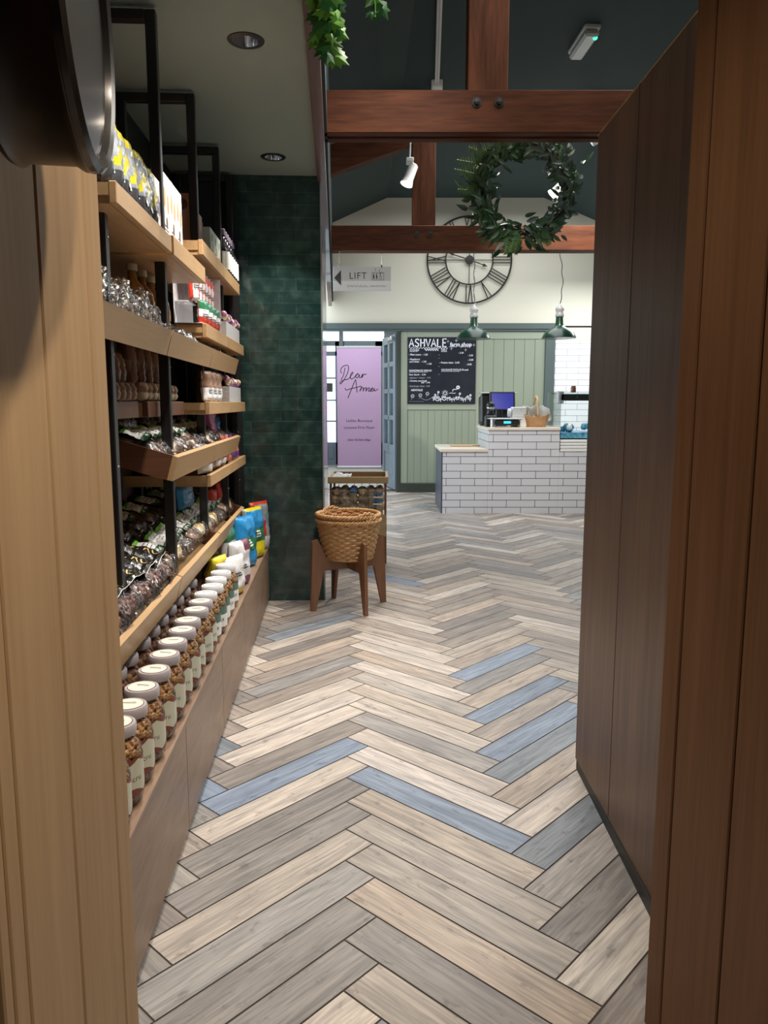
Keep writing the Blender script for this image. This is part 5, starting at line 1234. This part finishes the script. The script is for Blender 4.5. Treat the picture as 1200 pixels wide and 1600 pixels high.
for (x, z, mm, hh, rr, nm) in ((0.17, 0.616, 'jar_brown', 0.07, 0.028, 'small brown jar standing on the deli glass, left one'), (0.42, 0.616, 'jar_red', 0.085, 0.05, 'red preserve jar with green top on the deli glass'), (0.50, 0.705, 'jar_red', 0.08, 0.045, 'red preserve jar stacked highest beside the partition')):
    j = thing('preserve_jar', nm, 'jar', (1.837+x, YC+0.22, 0.646+z), 0, 'preserve jars on the deli display')
    MB().lathe([(rr*0.9, 0), (rr, 0.006), (rr, hh*0.75), (rr*0.8, hh*0.85)], 16).obj('jar_body', mm, j, True); MB().lathe([(rr*0.85, hh*0.85), (rr*0.85, hh), (0, hh+0.003)], 16).obj('lid', 'jar_brown' if mm == 'jar_brown' else 'jar_green', j, 'auto')
# things on the till counter
o = thing('till_monitor', 'black till touchscreen showing a blue screen', 'till', (1.27, 8.55, 0.9))
Tm = Matrix.Translation((0.03, -0.05, 0.27)) @ Matrix.Rotation(R(-12), 4, 'X')
MB().rbox(-0.145, 0.135, -0.012, 0.02, -0.095, 0.105, 0.008, 0, Tm).obj('monitor', 'black_plastic', o)
MB().box(-0.122, 0.115, -0.0135, -0.0125, -0.088, 0.088, 0, Tm).obj('screen', 'screen_blue', o)
MB().rbox(-0.20, -0.08, 0.0, 0.22, 0.03, 0.36, 0.02, 0, Matrix.Rotation(R(-8), 4, 'X')).rbox(-0.10, 0.16, 0.03, 0.2, 0.05, 0.36, 0.02, 0, Matrix.Rotation(R(-8), 4, 'X')).obj('rear_display', 'black_plastic', o)
MB().rbox(-0.08, 0.08, -0.08, 0.10, 0.0, 0.02, 0.006).rbox(-0.04, 0.04, -0.02, 0.04, 0.02, 0.25, 0.01).obj('stand', 'black_plastic', o)
MB().rbox(-0.21, 0.19, 0.0, 0.2, 0.355, 0.368, 0.004).obj('top_cover', 'silver_plastic', o)
o = thing('card_reader', 'black domed device with chrome band at the left of the till', 'card reader', (1.145, 8.33, 0.9))
MB().rbox(-0.06, 0.06, -0.06, 0.06, 0, 0.12, 0.01).obj('base', 'black_plastic', o)
MB().lathe([(0.05, 0.12), (0.038, 0.16), (0.036, 0.19)], 20).ball((0, 0, 0.225), 0.046, n=16, m_=10).obj('dome', 'black_plastic', o, True)
MB().lathe([(0.0375, 0.188), (0.044, 0.20), (0.045, 0.207), (0.0375, 0.21)], 20, caps=False).obj('band', 'steel', o, True)
o = thing('weighing_scale', 'low silver and black counter scale with blue digital display', 'scale', (1.27, 8.13, 0.9))
MB().rbox(-0.125, 0.15, -0.06, 0.16, 0.02, 0.075, 0.01).obj('body', 'black_plastic', o); MB().rbox(-0.17, 0.175, -0.07, 0.2, 0.082, 0.096, 0.004).obj('platter', 'silver_plastic', o)
MB().box(-0.02, 0.055, -0.0625, -0.0605, 0.04, 0.064).obj('display', 'display_cyan', o)
for xx in (-0.10, 0.12): MB().cyl((xx, 0, 0.0005), (xx, 0, 0.025), 0.015, n=10).obj('foot', 'black_plastic', o)
MB().cyl((0, 0, 0), (0, 0, 0.10), 0.03, n=16).obj('steel_cup', 'steel'); cc = bpy.data.objects['steel_cup']; cc.location = (1.145, 8.10, 0.9); tag(cc, 'small steel cup at the left edge of the till counter', 'cup')
o = thing('receipt_printer', 'white boxy receipt printer between scale and basket', 'printer', (1.44, 8.22, 0.9))
MB().rbox(-0.085, 0.065, -0.06, 0.08, 0, 0.21, 0.006).obj('body', 'paper_white', o); MB().box(-0.08, 0.06, -0.062, -0.0595, 0.105, 0.109).ball((0.0, -0.06, 0.185), 0.007, n=8, m_=5).obj('slot', 'sign_grey', o)
MB().lathe([(0, -0.03), (0.045, -0.028), (0.045, 0.0), (0, 0.002)], 20, 0, Matrix.Translation((-0.10, -0.02, 0.15)) @ Matrix.Rotation(PI/2, 4, 'Y')).obj('paper_roll', 'sign_white', o)
# wooden board
o = MB().rbox(0, 0.24, 0, 0.18, 0, 0.018, 0.006).rbox(0.24, 0.33, 0.06, 0.12, 0, 0.022, 0.008).obj('chopping_board', 'board_oak'); o.location = (0.73, 8.42, 0.6785); tag(o, 'pale wooden board with handle lying on the lower counter', 'board')

# ------------------------------------------------------------------ wicker
def weave(mb, ra, rb, h, ell=1.0, rows=22, stakes=30, amp=0.0035, n=180, z0=0.0, th=0.008, topfn=None):
    """woven wall; radius ra at base to rb at top"""
    sub = 4; NZ = rows*sub
    for inner in (0, 1):
        vs = []; fs = []
        for j in range(NZ+1):
            v = j/NZ; row = min(j//sub, rows-1); ph = (j % sub)/sub
            rad = ra+(rb-ra)*v**0.8
            for k in range(n):
                a = 2*PI*k/n
                rr = rad + amp*math.sin(stakes*a/2+PI*row)*math.sin(PI*ph if j < NZ else 0)*(1) + (0.002*math.sin(PI*ph) if not inner else 0) - (th if inner else 0)
                zz = z0+h*v*(topfn(a) if topfn else 1)
                vs.append((rr*math.cos(a)*ell, rr*math.sin(a), zz))
        for j in range(NZ):
            for k in range(n): fs.append((j*n+k, j*n+(k+1) % n, (j+1)*n+(k+1) % n, (j+1)*n+k))
        mb.add(vs, fs)
def braid(mb, r, z, ell, tk, twists=30, n=240, zf=None):
    for s_ in range(3):
        pts = []
        for k in range(n):
            a = 2*PI*k/n; q = a*twists/3*1.0 + 2*PI*s_/3
            rr = r + tk*0.8*math.cos(q); zz = (zf(a) if zf else z) + tk*0.8*math.sin(q)
            pts.append((rr*math.cos(a)*ell, rr*math.sin(a), zz))
        mb.tube(pts, tk*0.75, 6, close=True)
def shop_basket(label, z, loc):
    o = thing('wicker_basket', label, 'basket', loc, 0, 'stacked wicker baskets')
    w_ = MB(); weave(w_, 0.128, 0.172, 0.215, 1.04, 15, 30, 0.0065, 240); w_.obj('basket_wall', 'wicker', o, True)
    MB().lathe([(0, 0.004), (0.126, 0.004), (0.126, 0.012), (0, 0.012)], 40).obj('basket_base', 'wicker', o)
    m_ = MB(); braid(m_, 0.172, 0.217, 1.04, 0.0085, 54); m_.obj('rim', 'wicker', o, True)
    m_ = MB(); braid(m_, 0.128, 0.006, 1.04, 0.006, 54); m_.obj('foot_braid', 'wicker', o, True)
    for sg in (1, -1):
        m_ = MB(); pts = [(sg*(0.180-0.010*abs(k-5)/5), -0.06+0.012*k, 0.218+0.020*math.sin(PI*k/10)) for k in range(11)]
        for q in range(2): m_.tube([(p[0]+0.006*math.cos(i*1.2+PI*q), p[1], p[2]+0.006*math.sin(i*1.2+PI*q)) for i, p in enumerate(pts)], 0.006, 6)
        m_.obj('handle', 'wicker', o, True)
    return o
st = thing('basket_stand', 'brown plywood cross-legged stand holding the wicker baskets in front of the pillar', 'stand', (-0.200, 4.27, 0), R(27))
# two interlocking plywood sheets, each cut into two legs
def sheet(axis):
    pl = [(-0.235, 0.0), (-0.205, 0.0), (-0.155, 0.225), (0.155, 0.225), (0.205, 0.0), (0.235, 0.0), (0.235, 0.0), (0.222, 0.395), (0.190, 0.405), (0.135, 0.285), (-0.135, 0.285), (-0.190, 0.405), (-0.222, 0.395)]
    pl.pop(6)
    return pl
P1 = Matrix.Rotation(R(0), 4, 'Z')
s1 = MB().prism(sheet(0), 'Y', -0.009, 0.009)
o = s1.obj('cross_sheet', 'ply_brown', st); o2 = o.copy(); COL.objects.link(o2); o2.parent = st; o2.rotation_euler = (0, 0, PI/2)
shop_basket('lower wicker shopping basket, resting in the plywood stand', 0, (-0.200, 4.27, 0.286))
bpy.data.objects['wicker_basket'].rotation_euler = (0, 0, R(-38))
b2 = shop_basket('upper wicker shopping basket nested inside the lower one', 0, (-0.203, 4.275, 0.316)); b2.rotation_euler = (0, 0, R(-52))
# small handled basket on till counter
o = thing('handled_basket', 'small wicker basket with hoop handle and white napkins on the till counter', 'basket', (1.61, 8.22, 0.9))
w_ = MB(); weave(w_, 0.105, 0.145, 0.135, 1.0, 11, 26, 0.003, 120, topfn=lambda a: 0.82+0.22*abs(math.cos(a))**2); w_.obj('basket_wall', 'wicker', o, True)
MB().lathe([(0, 0.003), (0.108, 0.003), (0.108, 0.01), (0, 0.01)], 30).obj('basket_base', 'wicker', o)
m_ = MB(); pts = [(0.0+0.0*k, -0.14*math.cos(PI*k/20), 0.11+0.21*math.sin(PI*k/20)) for k in range(21)]; m_.tube(pts, 0.013, 8); m_.obj('handle', 'stand_oak', o, True); 
rg = random.Random(9)
nk = thing('napkin_bundle', 'bunch of folded white napkins standing in the handled basket', 'napkins', (1.61, 8.22, 0.925))
for k in range(9):
    a = rg.uniform(-1.2, 1.2); x = -0.10+k*0.025; mb = MB()
    T = Matrix.Translation((x, rg.uniform(-0.05, 0.05), 0.10)) @ Matrix.Rotation(rg.uniform(-0.5, 0.5), 4, 'Y') @ Matrix.Rotation(a*0.5, 4, 'Z') @ Matrix.Rotation(rg.uniform(-0.3, 0.3), 4, 'X')
    mb.add([(-0.06, 0, -0.07), (0.06, 0.01, -0.07), (0.07, 0, 0.05), (0, 0.012, 0.11), (-0.07, 0, 0.05), (0, 0.02, -0.02)], [(0, 1, 5), (1, 2, 5), (2, 3, 5), (3, 4, 5), (4, 0, 5)], 0, T)
    ob = mb.obj('napkin', 'paper_white', nk); md = ob.modifiers.new('s', 'SOLIDIFY'); md.thickness = 0.003

# ------------------------------------------------------------------ potato stand
o = thing('produce_stand', 'oak-rimmed wire basket stand holding bagged potatoes behind the wicker baskets', 'produce stand', (-0.185, 5.45, 0))
mb = MB()
for (x0, x1, y0, y1) in ((-0.215, 0.215, -0.02, 0.0), (-0.215, 0.215, 0.42, 0.44), (-0.215, -0.195, 0, 0.42), (0.195, 0.215, 0, 0.42)): mb.rbox(x0, x1, y0, y1, 0.585, 0.632, 0.003)
mb.obj('tray_rim', 'stand_oak', o)
MB().box(-0.195, 0.195, 0.0, 0.42, 0.585, 0.592).obj('tray_floor', 'ply_brown', o)
for (x, y) in ((-0.195, 0.005), (0.195, 0.005), (-0.195, 0.415), (0.195, 0.415)): MB().rbox(x-0.008, x+0.008, y-0.008, y+0.008, 0, 0.585, 0.002).obj('leg', 'ply_brown', o)
mb = MB()
for z_ in [0.24+0.058*k for k in range(6)]:
    mb.tube([(-0.19, 0.0, z_), (0.19, 0.0, z_)], 0.0022, 5).tube([(0.19, 0.0, z_), (0.19, 0.42, z_)], 0.0022, 5).tube([(-0.19, 0.0, z_), (-0.19, 0.42, z_)], 0.0022, 5)
for k in range(8): x = -0.19+k*0.0543; mb.tube([(x, 0, 0.22), (x, 0, 0.585)], 0.0022, 5)
for k in range(8): y = k*0.06; mb.tube([(0.19, y, 0.22), (0.19, y, 0.585)], 0.0022, 5)
mb.obj('wire_mesh', 'steel', o)
MB().rbox(-0.19, 0.19, 0.0, 0.42, 0.19, 0.215, 0.003).obj('shelf', 'stand_oak', o)
MB().rbox(0.10, 0.20, -0.004, 0.008, 0.20, 0.36, 0.002).obj('front_panel', 'stand_oak', o)
# potatoes: 4 sacks
pm = [MB().ball((0, 0, 0), 0.032, 1.25, 1.0, 0.9, 14, 10, 0, 0.25, s_).mesh('potato', 'potato', True) for s_ in range(3)]
rg = random.Random(21)
for si, (x, y, z, nm) in enumerate(((-0.10, 0.09, 0.218, 'lower left bag of potatoes in the wire stand'), (0.09, 0.09, 0.218, 'lower right bag of potatoes in the wire stand'), (-0.10, 0.09, 0.375, 'upper left bag of potatoes in the wire stand'), (0.09, 0.09, 0.375, 'upper right bag of potatoes with blue printing in the wire stand'))):
    sk = thing('potato_bag', nm, 'bag of potatoes', (-0.185+x, 5.45+y, z), 0, 'bags of potatoes in the wire stand')
    sk.scale = (1.08, 1.05, 1.12); k = 0
    for iz in range(3):
        for ix in range(3):
            for iy in range(2):
                p = bpy.data.objects.new('potato', pm[k % 3]); COL.objects.link(p); p.parent = sk
                p.location = (-0.056+ix*0.056+rg.uniform(-.006, .006), -0.045+iy*0.062+rg.uniform(-.006, .006), 0.032+iz*0.048); p.rotation_euler = (rg.random()*6, rg.random()*6, rg.random()*6); k += 1
    mb = MB().ball((0, -0.012, 0.078), 0.09, 1.02, 0.95, 0.90, 24, 16, 0, 0.15, si); mb.obj('film', 'film', sk, True)
    if si in (3,): 
        for q in range(4): MB().box(0.015, 0.08, -0.1, -0.098, 0.05+q*0.022, 0.06+q*0.022).obj('printed_stripe', 'net_blue' if q % 2 else 'paper_white', sk)
    if si == 2: MB().ball((0.06, -0.07, 0.14), 0.028, 1, 0.6, 0.7, 10, 8, 0, 0.3, 3).obj('printed_patch', 'net_blue', sk, True)
mb = MB(); vs = []
n_ = 10
for j in range(n_+1):
    for i in range(n_+1):
        x = -0.07+0.14*i/n_; y = -0.09+0.2*j/n_; vs.append((x, y, 0.018+0.03*abs(noise.noise(Vector((x*30, y*30, 2))))+0.02*math.exp(-((x+0.03)**2+(y-0.02)**2)/0.002)))
mb.add(vs, [(j*(n_+1)+i, j*(n_+1)+i+1, (j+1)*(n_+1)+i+1, (j+1)*(n_+1)+i) for j in range(n_) for i in range(n_)])
o = mb.obj('carrier_bag', 'wrap_white', None, True); o.location = (-0.31, 5.60, 0.60); md = o.modifiers.new('s', 'SOLIDIFY'); md.thickness = 0.002
tag(o, 'crumpled white plastic bag on top of the potato stand', 'plastic bag')

# ------------------------------------------------------------------ wreath and ivy
WR = thing('leaf_wreath', 'green leafy twig wreath hanging below the near beam', 'wreath', (0.725, 4.20, 2.255), R(-6))
mb = MB(); rg = random.Random(4)
for q in range(9):
    ph = rg.random()*6.28; pts = []
    for k in range(60):
        a = 2*PI*k/60; rr = 0.225+0.022*math.cos(3*a+ph)+0.008*math.sin(7*a+ph*2); pts.append((rr*math.cos(a), 0.022*math.sin(3*a+ph), rr*math.sin(a)*1.02))
    mb.tube(pts, 0.0042, 5, close=True)
mb.obj('twig_ring', 'twig', WR, True)
def leaf(mb, p, d, n, ln_, wd_, mi=0, seg=4):
    d = Vector(d).normalized(); n = Vector(n); sd = d.cross(n).normalized(); n = sd.cross(d).normalized(); vs = []; fs = []
    for k in range(seg+1):
        t = k/seg; w_ = wd_*math.sin(PI*(0.06+0.92*t)**0.8)*0.5; c = Vector(p)+d*(ln_*t)-n*(ln_*0.25*t*t)
        vs += [c-sd*w_+n*w_*0.35, c, c+sd*w_+n*w_*0.35]
    for k in range(seg): a = k*3; fs += [(a, a+1, a+4, a+3), (a+1, a+2, a+5, a+4)]
    mb.add(vs, fs, mi)
mb = MB()
for q in range(760):
    a = rg.random()*2*PI
    rr = 0.225+rg.gauss(0, 0.032); y = rg.gauss(-0.01, 0.035); p = Vector((rr*math.cos(a), y, rr*math.sin(a)*1.02))
    tan = Vector((-math.sin(a), 0, math.cos(a)))*(-1 if math.cos(a) > 0 else 1); out = Vector((math.cos(a), 0, math.sin(a)))
    d = tan*rg.uniform(0.2, 1.0)*(-1)+out*rg.uniform(-0.6, 1.0)+Vector((0, rg.uniform(-0.9, 0.4), -0.25))
    euc = a < 1.2 or a > 5.3
    if euc and rg.random() < 0.6: leaf(mb, p, d, (rg.random()-.5, -1, rg.random()-.5), rg.uniform(0.028, 0.042), rg.uniform(0.022, 0.030), 1)
    else: leaf(mb, p, d, (rg.random()-.5, -1, rg.random()-.5), rg.uniform(0.045, 0.085), rg.uniform(0.018, 0.030), 0 if rg.random() < 0.75 else 1)
mb.obj('foliage', ['leaf_wreath', 'leaf_euc'], WR, False, False)
for (a, ln_, tw) in ((2.6, 0.16, 0.3), (2.85, 0.15, 0.0), (2.35, 0.14, 0.4), (4.45, 0.13, 0.0), (4.62, 0.12, -0.3), (3.2, 0.12, -0.2), (5.1, 0.11, 0.2), (2.0, .13, .3)):
    mb = MB()
    p = Vector((0.22*math.cos(a), -0.045, 0.22*math.sin(a))); d = Vector((math.cos(a+tw), -0.15, math.sin(a+tw)-0.1)).normalized(); sd = d.cross(Vector((0, -1, 0))).normalized()
    mb.tube([p, p+d*ln_], 0.0015, 4)
    for k in range(10):
        t = k/10; l_ = 0.042*(1-t)**0.6+0.006
        for sg in (1, -1): leaf(mb, p+d*(ln_*(0.1+0.9*t)), sd*sg+d*0.6, (0, -1, 0), l_, 0.0085, 0, 3)
    mb.obj('fern_frond', 'leaf_fern', WR, False, False)
MB().tube([(0, 0.0, 0.23), (0.02, -0.196, 0.30)], 0.0015, 4).obj('hanging_wire', 'twig', WR)
def ivy_leaf(mb, p, d, n, sz, mi):
    d = Vector(d).normalized(); sd = d.cross(Vector(n)).normalized(); n = sd.cross(d).normalized()
    out = [(0, 0), (0.28, -0.12), (0.55, 0.12), (0.36, 0.38), (0.5, 0.66), (0.2, 0.62), (0, 1.05), (-0.2, 0.62), (-0.5, 0.66), (-0.36, 0.38), (-0.55, 0.12), (-0.28, -0.12)]
    vs = [Vector(p)+sd*(x*sz)+d*(y*sz)-n*(abs(x)*0.35*sz+y*y*0.2*sz) for x, y in out]; c = Vector(p)+d*(0.35*sz)
    vs.append(c); N = len(out)
    mb.add(vs, [(k, (k+1) % N, N) for k in range(N)], mi)
IV = thing('trailing_ivy', 'trailing bright green ivy hanging from the top of the timber fascia', 'ivy', (-0.160, 2.50, 2.50))
mb = MB(); st_ = MB(); rg = random.Random(8)
trails = [[(-0.04, 0, 0), (-0.03, -0.03, -0.15), (-0.01, -0.05, -0.23), (0.005, -0.05, -0.32)], [(-0.03, 0.02, 0.02), (0.0, -0.02, -0.12), (0.0, -0.03, -0.20), (-0.01, -0.03, -0.25)],
          [(0.02, 0, 0.06), (0.06, -0.02, -0.02), (0.10, -0.04, -0.10), (0.13, -0.05, -0.165), (0.135, -0.06, -0.215)], [(-0.05, 0, 0.02), (-0.02, -0.01, -0.08), (0.02, -0.02, -0.16)], [(0.05, 0, 0.04), (0.10, 0.0, -0.04), (0.16, -0.02, -0.12)]]
for ti, tr in enumerate(trails):
    pts = smooth_pts([(p[0], p[2]) for p in tr]); ys = [tr[0][1]+(tr[-1][1]-tr[0][1])*k/(len(pts)-1) for k in range(len(pts))]
    P3 = [Vector((p[0], y, p[1])) for p, y in zip(pts, ys)]
    st_.tube(P3, 0.0016, 4)
    dens = 3 if ti not in (2, 4) else 1
    for k, p in enumerate(P3):
        if ti in (2, 4) and k % 3 != 2: continue
        for q in range(dens if ti not in (2, 4) else 2):
            off = Vector((rg.uniform(-.03, .03), rg.uniform(-.04, .03), rg.uniform(-.015, .015))) if dens > 1 else Vector((rg.uniform(-.015, .015), 0, 0))
            ivy_leaf(mb, p+off, (rg.uniform(-.8, .8), rg.uniform(-.4, .2), rg.uniform(-1.0, -0.1)), (rg.uniform(-.4, .4), -1, rg.uniform(-.1, .6)), rg.uniform(0.032, 0.052), 0 if rg.random() < 0.6 else 1)
mb.obj('foliage', ['leaf_ivy', 'leaf_ivy_dark'], IV, False, False); st_.obj('stem', 'leaf_ivy', IV)
